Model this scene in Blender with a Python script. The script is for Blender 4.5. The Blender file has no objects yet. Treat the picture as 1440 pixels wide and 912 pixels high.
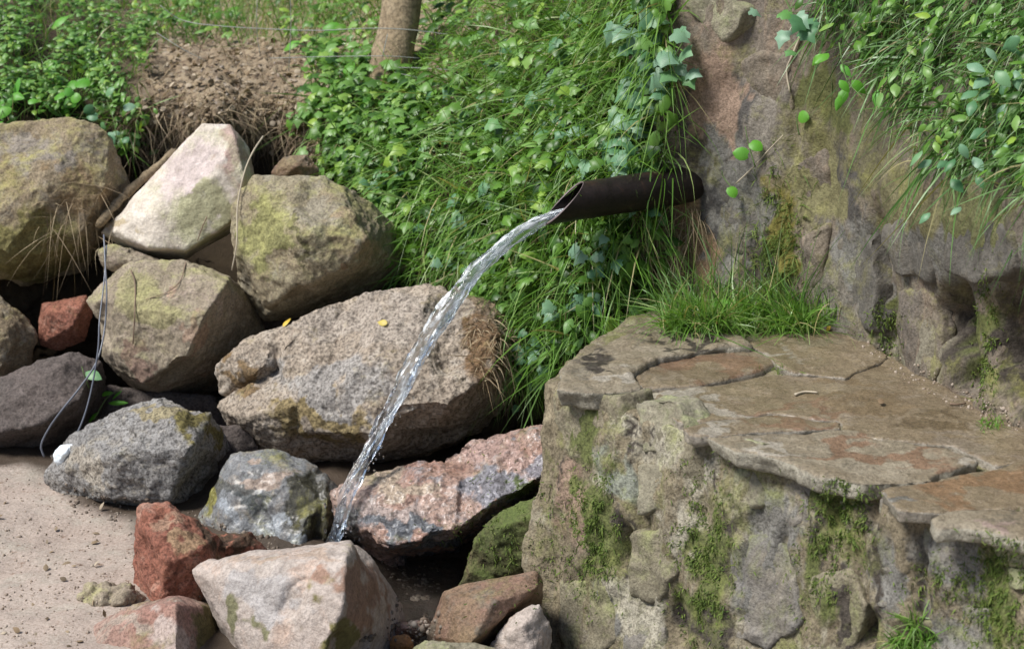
import bpy, bmesh, math, random
import numpy as np
from mathutils import Vector, Matrix
from mathutils.bvhtree import BVHTree

random.seed(7)
rng = np.random.default_rng(7)
scene = bpy.context.scene
COL = scene.collection

# ------------------------------------------------------------------ camera
CAM_Z, PITCH, FPX = 1.45, math.radians(15.0), 2284.0
cam_data = bpy.data.cameras.new('camera')
cam_data.sensor_width = 36.0
cam_data.lens = 36.0 * FPX / 1440.0
cam_data.clip_start = 0.05
cam_data.clip_end = 500.0
cam_data.dof.use_dof = True
cam_data.dof.focus_distance = 3.55
cam_data.dof.aperture_fstop = 5.6
cam = bpy.data.objects.new('camera', cam_data)
COL.objects.link(cam)
cam.location = (0, 0, CAM_Z)
cam.rotation_euler = (math.pi / 2 - PITCH, 0, 0)
scene.camera = cam

# ------------------------------------------------------------------ sky, sun, exposure
SUN_EL, SUN_AZ = math.radians(54), math.radians(246)      # azimuth clockwise from +Y; the sun is behind and left of the camera
world = bpy.data.worlds.new('World')
scene.world = world
world.use_nodes = True
wn, wl = world.node_tree.nodes, world.node_tree.links
wn.clear()
wo = wn.new('ShaderNodeOutputWorld')
bg = wn.new('ShaderNodeBackground')
sky = wn.new('ShaderNodeTexSky')
sky.sky_type = 'NISHITA'
sky.sun_disc = False
sky.sun_elevation = SUN_EL
sky.sun_rotation = SUN_AZ
sky.air_density = 1.0
sky.dust_density = 1.0
bg.inputs['Strength'].default_value = 0.05
wl.new(sky.outputs[0], bg.inputs[0])
wl.new(bg.outputs[0], wo.inputs[0])
sun_data = bpy.data.lights.new('sun', 'SUN')
sun_data.energy = 2.6
sun_data.angle = math.radians(20)
sun_data.color = (1.0, 0.975, 0.93)
sun = bpy.data.objects.new('sun', sun_data)
COL.objects.link(sun)
to_sun = Vector((math.sin(SUN_AZ) * math.cos(SUN_EL), math.cos(SUN_AZ) * math.cos(SUN_EL), math.sin(SUN_EL)))
sun.rotation_euler = to_sun.to_track_quat('Z', 'Y').to_euler()
scene.view_settings.view_transform = 'Standard'
scene.view_settings.look = 'None'
scene.view_settings.exposure = 1.15
scene.view_settings.gamma = 1.0

# ------------------------------------------------------------------ pixel helpers (only used to measure the place)
CP, SP = math.cos(PITCH), math.sin(PITCH)
def ray(px, py):
    x, y = (px - 720) / FPX, -(py - 456) / FPX
    return Vector((x, CP + y * SP, -SP + y * CP))
ORI = Vector((0, 0, CAM_Z))
def P(px, py, Y):
    d = ray(px, py)
    return ORI + d * (Y / d.y)
def G(px, py, z):
    d = ray(px, py)
    return ORI + d * ((z - CAM_Z) / d.z)
def onplane(px, py, p0, n):
    d = ray(px, py)
    return ORI + d * ((p0 - ORI).dot(n) / d.dot(n))

# ------------------------------------------------------------------ numpy noise
_perm = np.random.default_rng(3).permutation(256)
_perm = np.concatenate([_perm, _perm, _perm])
_grad = np.random.default_rng(4).normal(size=(256, 3))
_grad /= np.linalg.norm(_grad, axis=1)[:, None]
def perlin(p):
    p = np.asarray(p, float)
    i = np.floor(p).astype(int)
    f = p - i
    i &= 255
    u = f * f * f * (f * (f * 6 - 15) + 10)
    out = 0
    for dx in (0, 1):
        wx = u[:, 0] if dx else 1 - u[:, 0]
        for dy in (0, 1):
            wy = u[:, 1] if dy else 1 - u[:, 1]
            for dz in (0, 1):
                wz = u[:, 2] if dz else 1 - u[:, 2]
                h = _perm[_perm[_perm[(i[:, 0] + dx) & 255] + ((i[:, 1] + dy) & 255)] + ((i[:, 2] + dz) & 255)]
                g = _grad[h]
                out = out + wx * wy * wz * ((f[:, 0] - dx) * g[:, 0] + (f[:, 1] - dy) * g[:, 1] + (f[:, 2] - dz) * g[:, 2])
    return out * 1.6
def fbm(p, scale, octv=4, gain=0.5, ridged=False):
    out, a, s = 0, 1.0, scale
    for k in range(octv):
        n = perlin(p * s + 17.3 * k)
        if ridged: n = 0.5 - np.abs(n) * 1.6
        out = out + n * a
        a *= gain; s *= 2.03
    return out

# ------------------------------------------------------------------ object helpers
def tag(o, label=None, cat=None, group=None, kind=None):
    if label: o['label'] = label
    if cat: o['category'] = cat
    if group: o['group'] = group
    if kind: o['kind'] = kind
    return o
def link(name, me, mat=None, parent=None, loc=None):
    o = bpy.data.objects.new(name, me)
    COL.objects.link(o)
    if mat is not None and len(me.materials) == 0: me.materials.append(mat)
    if parent: o.parent = parent
    if loc is not None: o.location = loc
    return o
def empty(name, loc):
    o = bpy.data.objects.new(name, None)
    o.empty_display_size = 0.05
    COL.objects.link(o)
    o.location = loc
    return o
def mesh_from(name, verts, faces, smooth=True):
    me = bpy.data.meshes.new(name)
    me.from_pydata([tuple(v) for v in verts], [], faces)
    me.update()
    if smooth: me.shade_smooth()
    return me
def get_co(me):
    a = np.empty(len(me.vertices) * 3); me.vertices.foreach_get('co', a); return a.reshape(-1, 3)
def set_co(me, a):
    me.vertices.foreach_set('co', np.asarray(a, float).ravel()); me.update()
def get_no(me):
    a = np.empty(len(me.vertices) * 3); me.vertex_normals.foreach_get('vector', a); return a.reshape(-1, 3)
def remesh(me, voxel, smooth=3):
    o = bpy.data.objects.new('temporary', me)
    COL.objects.link(o)
    m = o.modifiers.new('r', 'REMESH'); m.mode = 'VOXEL'; m.voxel_size = voxel; m.use_smooth_shade = True
    if smooth:
        s = o.modifiers.new('s', 'SMOOTH'); s.factor = 0.5; s.iterations = smooth
    dg = bpy.context.evaluated_depsgraph_get()
    out = bpy.data.meshes.new_from_object(o.evaluated_get(dg))
    bpy.data.objects.remove(o)
    out.materials.clear()
    return out

# ------------------------------------------------------------------ materials
def new_mat(name):
    m = bpy.data.materials.new(name); m.use_nodes = True
    nt = m.node_tree
    for n in list(nt.nodes): nt.nodes.remove(n)
    out = nt.nodes.new('ShaderNodeOutputMaterial')
    b = nt.nodes.new('ShaderNodeBsdfPrincipled')
    nt.links.new(b.outputs[0], out.inputs[0])
    return m, nt, b, out
def nnoise(nt, co, scale, detail=5, rough=0.6, dist=0.0, off=None):
    n = nt.nodes.new('ShaderNodeTexNoise')
    n.inputs['Scale'].default_value = scale; n.inputs['Detail'].default_value = detail
    n.inputs['Roughness'].default_value = rough; n.inputs['Distortion'].default_value = dist
    if off is not None or True:
        mp = nt.nodes.new('ShaderNodeMapping')
        mp.inputs['Location'].default_value = off or (0, 0, 0)
        nt.links.new(co, mp.inputs['Vector']); nt.links.new(mp.outputs[0], n.inputs['Vector'])
    return n.outputs['Fac']
def ramp(nt, fac, a, b, ca=(0, 0, 0, 1), cb=(1, 1, 1, 1)):
    r = nt.nodes.new('ShaderNodeValToRGB')
    r.color_ramp.elements[0].position = a; r.color_ramp.elements[0].color = ca
    r.color_ramp.elements[1].position = b; r.color_ramp.elements[1].color = cb
    nt.links.new(fac, r.inputs[0])
    return r.outputs[0]
def mix(nt, fac, a, b, mode='MIX'):
    m = nt.nodes.new('ShaderNodeMix'); m.data_type = 'RGBA'; m.blend_type = mode
    for sock, v in ((0, fac), (6, a), (7, b)):
        if isinstance(v, (int, float)): m.inputs[sock].default_value = v
        elif isinstance(v, tuple): m.inputs[sock].default_value = v if len(v) == 4 else (*v, 1)
        else: nt.links.new(v, m.inputs[sock])
    return m.outputs[2]
def math_node(nt, op, a, b=None):
    m = nt.nodes.new('ShaderNodeMath'); m.operation = op
    for k, v in ((0, a), (1, b)):
        if v is None: continue
        if isinstance(v, (int, float)): m.inputs[k].default_value = v
        else: nt.links.new(v, m.inputs[k])
    return m.outputs[0]
def bump(nt, h, strength, dist, prev=None):
    b = nt.nodes.new('ShaderNodeBump')
    b.inputs['Strength'].default_value = strength; b.inputs['Distance'].default_value = dist
    nt.links.new(h, b.inputs['Height'])
    if prev is not None: nt.links.new(prev, b.inputs['Normal'])
    return b.outputs[0]
def up_factor(nt, lo, hi):
    g = nt.nodes.new('ShaderNodeNewGeometry')
    s = nt.nodes.new('ShaderNodeSeparateXYZ')
    nt.links.new(g.outputs['Normal'], s.inputs[0])
    r = nt.nodes.new('ShaderNodeMapRange')
    r.inputs['From Min'].default_value = lo; r.inputs['From Max'].default_value = hi
    nt.links.new(s.outputs['Z'], r.inputs['Value'])
    return r.outputs[0]

def rock_mat(name, c1, c2, c3=None, moss=None, moss_amt=0.0, speck=0.5, rough=0.85, grain=70, streak=None, moss_up=(-0.2, 0.8), side=None, patch=False, relief=.006):
    """c1/c2 large patches, c3 small stains, moss over what faces up."""
    m, nt, b, out = new_mat(name)
    tc = nt.nodes.new('ShaderNodeTexCoord'); co = tc.outputs['Object']
    off = (random.uniform(0, 9), random.uniform(0, 9), random.uniform(0, 9))
    if streak:
        mp = nt.nodes.new('ShaderNodeMapping'); mp.inputs['Scale'].default_value = streak
        nt.links.new(co, mp.inputs['Vector']); co_s = mp.outputs[0]
    else: co_s = co
    col = mix(nt, ramp(nt, nnoise(nt, co_s, 7, 6, 0.65, 0.4, off), 0.38, 0.62), c1, c2)
    if c3: col = mix(nt, ramp(nt, nnoise(nt, co_s, 16, 6, 0.7, 0.6, (off[1], off[2], off[0])), 0.52, 0.68), col, c3)
    if patch:
        at = nt.nodes.new('ShaderNodeAttribute'); at.attribute_name = 'patch'
        pn = ramp(nt, nnoise(nt, co_s, 18, 7, 0.75, 0.5, (5, 2, 8)), 0.25, 0.75)
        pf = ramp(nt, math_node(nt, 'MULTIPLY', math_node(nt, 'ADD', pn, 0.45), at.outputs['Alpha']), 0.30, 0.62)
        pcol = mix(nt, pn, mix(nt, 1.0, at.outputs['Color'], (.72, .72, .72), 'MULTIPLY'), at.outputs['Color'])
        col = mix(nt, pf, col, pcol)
    mid = nnoise(nt, co, 28, 5, 0.7, 0, off)
    col = mix(nt, ramp(nt, mid, 0.3, 0.7, (0.62, 0.6, 0.58, 1), (1.3, 1.3, 1.3, 1)), col, col) if False else mix(nt, 1.0, col, ramp(nt, mid, 0.3, 0.7, (0.6, 0.58, 0.56, 1), (1.0, 1.0, 1.0, 1)), 'MULTIPLY')
    if side:
        sn = mix(nt, ramp(nt, nnoise(nt, co, 22, 5, 0.7), 0.4, 0.6), side, tuple(v * .7 for v in side))
        col = mix(nt, up_factor(nt, 0.25, 0.6), sn, col)
    fine = nnoise(nt, co, grain * 2.2, 3, 0.7)
    col = mix(nt, speck, col, mix(nt, 1.0, col, ramp(nt, fine, 0.38, 0.56, (0.25, 0.24, 0.23, 1), (1.25, 1.25, 1.25, 1)), 'MULTIPLY'))
    if moss and moss_amt > 0:
        mn = nnoise(nt, co, 9, 8, 0.75, 0.3, (off[2], off[0], off[1]))
        f = math_node(nt, 'MULTIPLY', ramp(nt, mn, 0.62 - 0.3 * moss_amt, 0.72 - 0.2 * moss_amt), up_factor(nt, *moss_up))
        f = math_node(nt, 'MULTIPLY', f, min(1.0, 0.55 + 0.5 * moss_amt))
        mc = mix(nt, ramp(nt, fine, 0.35, 0.65), moss, tuple(min(1, v * 1.9) for v in moss))
        col = mix(nt, f, col, mc)
    nt.links.new(col, b.inputs['Base Color'])
    b.inputs['Roughness'].default_value = rough
    b.inputs['Specular IOR Level'].default_value = 0.35
    if rough <= .35: b.inputs['Coat Weight'].default_value = 0.3; b.inputs['Coat Roughness'].default_value = 0.28
    h = math_node(nt, 'ADD', nnoise(nt, co, grain, 6, 0.75), math_node(nt, 'MULTIPLY', mid, 1.2))
    nt.links.new(bump(nt, h, 0.9, relief), b.inputs['Normal'])
    return m

M = {}
M['tan_moss'] = rock_mat('tan_moss', (0.37, 0.30, 0.20), (0.29, 0.225, 0.145), (0.42, 0.37, 0.29), (0.25, 0.225, 0.08), 0.55, patch=True, relief=.010)
M['tan_moss2'] = rock_mat('tan_moss2', (0.39, 0.34, 0.23), (0.32, 0.26, 0.17), (0.46, 0.42, 0.32), (0.27, 0.26, 0.10), 0.55, patch=True, relief=.010)
M['pale'] = rock_mat('pale', (0.76, 0.69, 0.60), (0.70, 0.62, 0.52), (0.80, 0.71, 0.66), (0.33, 0.32, 0.20), 0.45, speck=0.2, moss_up=(1.0, 0.3), patch=True)
M['brown'] = rock_mat('brown', (0.38, 0.32, 0.24), (0.30, 0.25, 0.18), (0.41, 0.33, 0.27), (0.24, 0.23, 0.10), 0.45, patch=True)
M['granite'] = rock_mat('granite', (0.46, 0.385, 0.305), (0.38, 0.315, 0.25), (0.50, 0.44, 0.37), (0.22, 0.18, 0.08), 0.15, speck=0.75, grain=55, patch=True, relief=.010)
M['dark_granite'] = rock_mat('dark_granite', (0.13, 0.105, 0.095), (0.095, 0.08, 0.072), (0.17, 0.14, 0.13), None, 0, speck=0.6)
M['grey'] = rock_mat('grey', (0.36, 0.345, 0.33), (0.27, 0.26, 0.25), (0.40, 0.36, 0.29), (0.15, 0.14, 0.06), 0.1, speck=0.8, grain=60, rough=0.7, patch=True, relief=.010)
M['blue_grey'] = rock_mat('blue_grey', (0.30, 0.30, 0.30), (0.19, 0.20, 0.21), (0.34, 0.29, 0.23), (0.16, 0.15, 0.04), 0.35, rough=0.18, patch=True)
M['red'] = rock_mat('red', (0.40, 0.17, 0.11), (0.31, 0.125, 0.085), (0.46, 0.28, 0.21), (0.16, 0.13, 0.05), 0.2, speck=0.6, patch=True, relief=.010)
M['pink'] = rock_mat('pink', (0.38, 0.26, 0.21), (0.34, 0.19, 0.15), (0.36, 0.32, 0.26), (0.14, 0.13, 0.05), 0.2, patch=True)
M['pale_pink'] = rock_mat('pale_pink', (0.55, 0.48, 0.43), (0.49, 0.41, 0.36), (0.58, 0.44, 0.36), (0.15, 0.14, 0.05), 0.12, speck=0.3, patch=True)
M['red_pink'] = rock_mat('red_pink', (0.47, 0.34, 0.28), (0.38, 0.22, 0.165), (0.34, 0.34, 0.36), (0.12, 0.12, 0.04), 0.2, speck=0.7, grain=45, rough=0.28, patch=True, relief=.010)
M['moss_rock'] = rock_mat('moss_rock', (0.12, 0.10, 0.05), (0.08, 0.08, 0.035), (0.18, 0.14, 0.08), (0.06, 0.08, 0.02), 0.7, moss_up=(-1, 0.4))
M['brown_block'] = rock_mat('brown_block', (0.27, 0.19, 0.11), (0.25, 0.15, 0.11), (0.20, 0.17, 0.13), (0.14, 0.12, 0.05), 0.2, rough=0.5)
M['mortar'] = rock_mat('mortar', (0.28, 0.235, 0.155), (0.20, 0.165, 0.11), (0.37, 0.34, 0.26), (0.13, 0.14, 0.04), 0.4, patch=True, speck=0.6, streak=(1, 1, 0.35), moss_up=(-1.6, 0.6))
M['ledge_stone'] = rock_mat('ledge_stone', (0.28, 0.25, 0.175), (0.20, 0.175, 0.12), (0.34, 0.29, 0.21), (0.17, 0.18, 0.07), 0.5, speck=0.45, moss_up=(-1.2, 0.8))
M['ledge_stone_pale'] = rock_mat('ledge_stone_pale', (0.36, 0.33, 0.245), (0.27, 0.245, 0.175), (0.25, 0.25, 0.15), (0.20, 0.22, 0.10), 0.4, speck=0.35, moss_up=(-1.2, 0.8))
M['ledge_stone_grey'] = rock_mat('ledge_stone_grey', (0.22, 0.21, 0.20), (0.27, 0.24, 0.19), (0.17, 0.155, 0.14), (0.13, 0.14, 0.05), 0.4, speck=0.4, moss_up=(-1.2, 0.8))
M['slab'] = rock_mat('slab', (0.29, 0.23, 0.15), (0.24, 0.185, 0.12), (0.33, 0.27, 0.20), None, 0, speck=0.4, rough=0.16, side=(.36, .32, .26), patch=True)
M['slab_pale'] = rock_mat('slab_pale', (0.36, 0.31, 0.23), (0.27, 0.22, 0.15), (0.20, 0.175, 0.13), None, 0, speck=0.45, rough=0.4, side=(.36, .33, .26), patch=True)
M['slab_red'] = rock_mat('slab_red', (0.29, 0.185, 0.11), (0.25, 0.15, 0.09), (0.31, 0.235, 0.16), None, 0, speck=0.35, rough=0.35, side=(.34, .29, .24))
M['slab_orange'] = rock_mat('slab_orange', (0.45, 0.22, 0.08), (0.36, 0.17, 0.07), speck=0.3, rough=0.4)
M['slab_rim'] = rock_mat('slab_rim', (0.36, 0.315, 0.255), (0.27, 0.235, 0.18), (0.20, 0.18, 0.15), None, 0, speck=0.45, rough=0.6)
M['wall'] = rock_mat('wall', (0.244, 0.202, 0.151), (0.176, 0.151, 0.126), (0.286, 0.218, 0.160), (0.143, 0.139, 0.042), 0.35, patch=True, speck=0.45, streak=(1.3, 1.3, 0.4), moss_up=(-1.6, 0.6))
M['wall_plain'] = rock_mat('wall_plain', (0.244, 0.202, 0.151), (0.176, 0.151, 0.126), (0.286, 0.218, 0.160), (0.143, 0.139, 0.042), 0.35, speck=0.45, streak=(1.3, 1.3, 0.4), moss_up=(-1.6, 0.6))
M['wall_purple'] = rock_mat('wall_purple', (0.168, 0.155, 0.134), (0.126, 0.116, 0.101), (0.210, 0.185, 0.143), (0.126, 0.118, 0.042), 0.25, speck=0.35, streak=(1.3, 1.3, 0.5), moss_up=(-1.6, 0.6))
M['wall_orange'] = rock_mat('wall_orange', (0.36, 0.235, 0.165), (0.30, 0.195, 0.14), (0.21, 0.18, 0.16), (0.2, 0.16, 0.05), 0.2, speck=0.3, streak=(1.3, 1.3, 0.5), moss_up=(-1.6, 0.6))

def simple_mat(name, col, rough=0.8, spec=0.3, var=0.25, scale=40, bumpd=0.002, metal=0.0):
    m, nt, b, out = new_mat(name)
    tc = nt.nodes.new('ShaderNodeTexCoord')
    n = nnoise(nt, tc.outputs['Object'], scale, 5, 0.65)
    c = mix(nt, n, tuple(v * (1 - var) for v in col), tuple(min(1, v * (1 + var)) for v in col))
    nt.links.new(c, b.inputs['Base Color'])
    b.inputs['Roughness'].default_value = rough
    b.inputs['Specular IOR Level'].default_value = spec
    b.inputs['Metallic'].default_value = metal
    nt.links.new(bump(nt, n, 0.6, bumpd), b.inputs['Normal'])
    return m

def leafy_mat(name, cols, rough=0.5, trans=0.35, attr='tint', veins=False):
    """cols: list of colours picked by a per-piece random value."""
    m, nt, b, out = new_mat(name)
    if attr:
        at = nt.nodes.new('ShaderNodeAttribute'); at.attribute_name = attr; fac = at.outputs['Fac']
    else:
        oi = nt.nodes.new('ShaderNodeObjectInfo'); fac = oi.outputs['Random']
    r = nt.nodes.new('ShaderNodeValToRGB')
    el = r.color_ramp.elements
    for k, c in enumerate(cols):
        pos = k / (len(cols) - 1)
        e = el[k] if k < 2 else el.new(pos)
        e.position = pos; e.color = (*c, 1)
    # elements are re-sorted on position, so write them once more in order
    for k, e in enumerate(sorted(el, key=lambda e: e.position)): e.color = (*cols[k], 1)
    nt.links.new(fac, r.inputs[0])
    col = r.outputs[0]
    if veins:
        tc = nt.nodes.new('ShaderNodeTexCoord')
        col = mix(nt, 1.0, col, ramp(nt, nnoise(nt, tc.outputs['Object'], 90, 3), 0.35, 0.65, (0.72, 0.75, 0.7, 1), (1.15, 1.1, 1.1, 1)), 'MULTIPLY')
    nt.links.new(col, b.inputs['Base Color'])
    b.inputs['Roughness'].default_value = rough
    b.inputs['Specular IOR Level'].default_value = 0.4
    t = nt.nodes.new('ShaderNodeBsdfTranslucent')
    nt.links.new(mix(nt, 1.0, col, (1.0, 1.0, 0.45), 'MULTIPLY'), t.inputs[0])
    ms = nt.nodes.new('ShaderNodeMixShader'); ms.inputs[0].default_value = trans
    nt.links.new(b.outputs[0], ms.inputs[1]); nt.links.new(t.outputs[0], ms.inputs[2])
    nt.links.new(ms.outputs[0], out.inputs[0])
    return m
M['grass'] = leafy_mat('grass', [(0.061, 0.144, 0.019), (0.108, 0.230, 0.032), (0.164, 0.326, 0.047), (0.236, 0.384, 0.112), (0.410, 0.365, 0.177)], 0.35)
M['grass_blue'] = leafy_mat('grass_blue', [(0.049, 0.120, 0.026), (0.088, 0.193, 0.044), (0.137, 0.276, 0.070), (0.205, 0.340, 0.150), (0.371, 0.331, 0.176)], 0.35)
M['small_leaf'] = leafy_mat('small_leaf', [(0.031, 0.086, 0.014), (0.077, 0.182, 0.024), (0.133, 0.278, 0.037), (0.184, 0.346, 0.103), (0.276, 0.422, 0.056)], 0.4)
M['ivy_leaf'] = leafy_mat('ivy_leaf', [(0.070, 0.194, 0.076), (0.132, 0.290, 0.152), (0.229, 0.378, 0.266), (0.114, 0.290, 0.067)], 0.45, 0.25, attr=None, veins=True)
M['bright_leaf'] = leafy_mat('bright_leaf', [(0.11, 0.36, 0.03), (0.16, 0.44, 0.05), (0.13, 0.40, 0.06)], 0.45, 0.4, attr=None, veins=True)
M['dead_leaf'] = leafy_mat('dead_leaf', [(0.17, 0.115, 0.065), (0.33, 0.25, 0.16), (0.11, 0.08, 0.05), (0.46, 0.38, 0.28)], 0.8, 0.1)
M['straw'] = leafy_mat('straw', [(0.30, 0.22, 0.13), (0.40, 0.32, 0.20), (0.20, 0.14, 0.09)], 0.7, 0.1)
M['moss'] = leafy_mat('moss', [(0.06, 0.10, 0.02), (0.10, 0.15, 0.025), (0.14, 0.20, 0.035), (0.17, 0.17, 0.06)], 0.8, 0.2)
M['yellow_leaf'] = leafy_mat('yellow_leaf', [(0.62, 0.42, 0.05), (0.55, 0.45, 0.12)], 0.5, 0.2, attr=None)
M['stem'] = simple_mat('stem', (0.10, 0.16, 0.05))
M['twig'] = simple_mat('twig', (0.20, 0.14, 0.10), bumpd=0.001)
M['pale_twig'] = simple_mat('pale_twig', (0.42, 0.36, 0.27))
M['pipe'] = rock_mat('pipe', (0.014, 0.0095, 0.009), (0.022, 0.014, 0.012), (0.045, 0.024, 0.016), speck=0.5, rough=0.5, grain=60, relief=.0015)
M['pipe_edge'] = simple_mat('pipe_edge', (0.16, 0.12, 0.12), 0.45, 0.5, 0.3, 90, 0.0005)
M['cord'] = simple_mat('cord', (0.12, 0.13, 0.16), 0.35, 0.5, 0.2)
M['wire'] = simple_mat('wire', (0.26, 0.27, 0.25), 0.6, 0.4, 0.2, metal=0.3)
M['bark'] = rock_mat('bark', (0.34, 0.265, 0.165), (0.24, 0.18, 0.11), (0.40, 0.32, 0.21), (0.08, 0.14, 0.03), 0.15, streak=(1, 1, 0.15), grain=40)
M['litter'] = simple_mat('litter', (0.72, 0.78, 0.82), 0.6, 0.4, 0.1)
M['pebble'] = leafy_mat('pebble', [(0.30, 0.24, 0.19), (0.20, 0.15, 0.11), (0.40, 0.34, 0.28), (0.14, 0.09, 0.06)], 0.85, 0.0)

M['pebble_dark'] = leafy_mat('pebble_dark', [(0.16, 0.12, 0.09), (0.10, 0.075, 0.055), (0.24, 0.20, 0.16), (0.08, 0.055, 0.04)], 0.7, 0.0)
def sand_mat():
    m, nt, b, out = new_mat('sand')
    tc = nt.nodes.new('ShaderNodeTexCoord'); co = tc.outputs['Object']
    c = mix(nt, ramp(nt, nnoise(nt, co, 3.2, 6, 0.65, 0.3), 0.35, 0.65), (0.45, 0.375, 0.32), (0.39, 0.31, 0.26))
    c = mix(nt, ramp(nt, nnoise(nt, co, 7, 6, 0.7, 0.2, (3, 1, 0)), 0.5, 0.7), c, (0.40, 0.36, 0.30))
    c = mix(nt, ramp(nt, nnoise(nt, co, 45, 5, 0.7), 0.60, 0.70), c, (0.20, 0.125, 0.08))
    c = mix(nt, 1.0, c, ramp(nt, nnoise(nt, co, 160, 3, 0.7), 0.3, 0.6, (0.6, 0.58, 0.55, 1), (1, 1, 1, 1)), 'MULTIPLY')
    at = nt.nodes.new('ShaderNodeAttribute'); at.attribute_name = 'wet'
    c = mix(nt, at.outputs['Fac'], c, (0.055, 0.038, 0.025))  # near-black earth tone: damp ground, and shade painted into the rock gaps
    nt.links.new(c, b.inputs['Base Color'])
    rr = nt.nodes.new('ShaderNodeMapRange'); rr.inputs['To Min'].default_value = 0.95; rr.inputs['To Max'].default_value = 0.6
    nt.links.new(at.outputs['Fac'], rr.inputs['Value']); nt.links.new(rr.outputs[0], b.inputs['Roughness'])
    h = math_node(nt, 'ADD', nnoise(nt, co, 60, 6, 0.75), math_node(nt, 'MULTIPLY', nnoise(nt, co, 14, 4), 1.5))
    nt.links.new(bump(nt, h, 0.8, 0.006), b.inputs['Normal'])
    return m
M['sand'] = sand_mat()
def soil_mat():
    m, nt, b, out = new_mat('soil')
    tc = nt.nodes.new('ShaderNodeTexCoord'); co = tc.outputs['Object']
    dark = mix(nt, nnoise(nt, co, 18, 6, 0.7), (0.02, 0.015, 0.01), (0.07, 0.05, 0.03))
    dry = mix(nt, ramp(nt, nnoise(nt, co, 6, 8, 0.75, 0.4), 0.35, 0.62), (0.26, 0.19, 0.12), (0.43, 0.345, 0.24))
    dry = mix(nt, ramp(nt, nnoise(nt, co, 26, 6, 0.75), 0.5, 0.64), dry, (0.10, 0.06, 0.04))
    dry = mix(nt, ramp(nt, nnoise(nt, co, 12, 6, 0.75, 0, (4, 4, 1)), 0.58, 0.66), dry, (0.44, 0.37, 0.31))
    at = nt.nodes.new('ShaderNodeAttribute'); at.attribute_name = 'dry'
    c = mix(nt, at.outputs['Fac'], dark, dry)
    nt.links.new(c, b.inputs['Base Color'])
    b.inputs['Roughness'].default_value = 0.95
    b.inputs['Specular IOR Level'].default_value = 0.15
    nt.links.new(bump(nt, nnoise(nt, co, 40, 8, 0.8), 1.0, 0.012), b.inputs['Normal'])
    return m
M['soil'] = soil_mat()
def water_mat(name, foam_glint, streaks=True):
    m, nt, b, out = new_mat(name)
    b.inputs['Base Color'].default_value = (0.93, 0.97, 1.0, 1)
    b.inputs['Roughness'].default_value = 0.04
    b.inputs['IOR'].default_value = 1.33
    b.inputs['Transmission Weight'].default_value = 1.0
    if streaks:
        uv = nt.nodes.new('ShaderNodeUVMap')
        mp = nt.nodes.new('ShaderNodeMapping'); mp.inputs['Scale'].default_value = (2.6, 13.0, 1)
        nt.links.new(uv.outputs[0], mp.inputs[0])
        n = nnoise(nt, mp.outputs[0], 1.6, 6, 0.65, 0.6)
        sep = nt.nodes.new('ShaderNodeSeparateXYZ'); nt.links.new(uv.outputs[0], sep.inputs[0])
        n = math_node(nt, 'ADD', n, math_node(nt, 'MULTIPLY', math_node(nt, 'SUBTRACT', 0.35, sep.outputs['Y']), 0.16))
        f = math_node(nt, 'MULTIPLY', ramp(nt, n, 0.47, 0.62), foam_glint)
        d = nt.nodes.new('ShaderNodeBsdfDiffuse'); d.inputs[0].default_value = (0.92, 0.95, 0.97, 1)  # white diffuse streaks: some foam, and the jet's highlights painted in
        ms = nt.nodes.new('ShaderNodeMixShader')
        nt.links.new(f, ms.inputs[0]); nt.links.new(b.outputs[0], ms.inputs[1]); nt.links.new(d.outputs[0], ms.inputs[2])
        nt.links.new(ms.outputs[0], out.inputs[0])
        nt.links.new(bump(nt, n, 0.8, 0.004), b.inputs['Normal'])
    return m
M['stream'] = water_mat('stream', 0.62)
M['puddle'] = water_mat('puddle', 0.0, False)

# ------------------------------------------------------------------ the ground: sand in front, one sheet to the horizon
def warp(n, inner, outer, k=3.0):
    t = np.linspace(-1, 1, n)
    a = np.abs(t)
    return np.sign(t) * np.where(a < 0.8, a / 0.8 * inner, inner + (outer - inner) * ((a - 0.8) / 0.2) ** k)
gx = warp(330, 1.6, 120) - 0.2
gy = warp(330, 1.7, 120) + 3.3
GX, GY = np.meshgrid(gx, gy)
pts = np.stack([GX.ravel(), GY.ravel(), np.zeros(GX.size)], 1)
near = np.exp(-((pts[:, 0]) ** 2 + (pts[:, 1] - 3.3) ** 2) / 30)
z = near * (fbm(pts, 1.6, 3) * 0.03 + fbm(pts, 12, 4) * 0.007)
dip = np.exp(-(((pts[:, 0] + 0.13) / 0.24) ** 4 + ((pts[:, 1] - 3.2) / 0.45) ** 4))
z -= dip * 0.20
z -= 0.13 * np.clip((pts[:, 0] + 0.02) / 0.2, 0, 1)
pts[:, 2] = z
nx = len(gx)
faces = [(j * nx + i, j * nx + i + 1, (j + 1) * nx + i + 1, (j + 1) * nx + i) for j in range(len(gy) - 1) for i in range(nx - 1)]
me = mesh_from('ground', pts, faces)
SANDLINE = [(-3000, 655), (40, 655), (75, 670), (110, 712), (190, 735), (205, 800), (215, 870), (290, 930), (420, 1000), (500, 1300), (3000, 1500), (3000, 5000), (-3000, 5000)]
def project(co):
    d = co - np.array([0, 0, CAM_Z])
    zc = np.maximum(d[:, 1] * CP - d[:, 2] * SP, 1e-3)
    yc = d[:, 1] * SP + d[:, 2] * CP
    return 720 + FPX * d[:, 0] / zc, 456 - FPX * yc / zc
def in_poly_np(x, y, poly):
    c = np.zeros(len(x), bool); j = len(poly) - 1
    for i in range(len(poly)):
        xi, yi = poly[i]; xj, yj = poly[j]
        if yi != yj: c ^= ((yi > y) != (yj > y)) & (x < (xj - xi) * (y - yi) / (yj - yi) + xi)
        j = i
    return c
gpx, gpy = project(pts)
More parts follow.
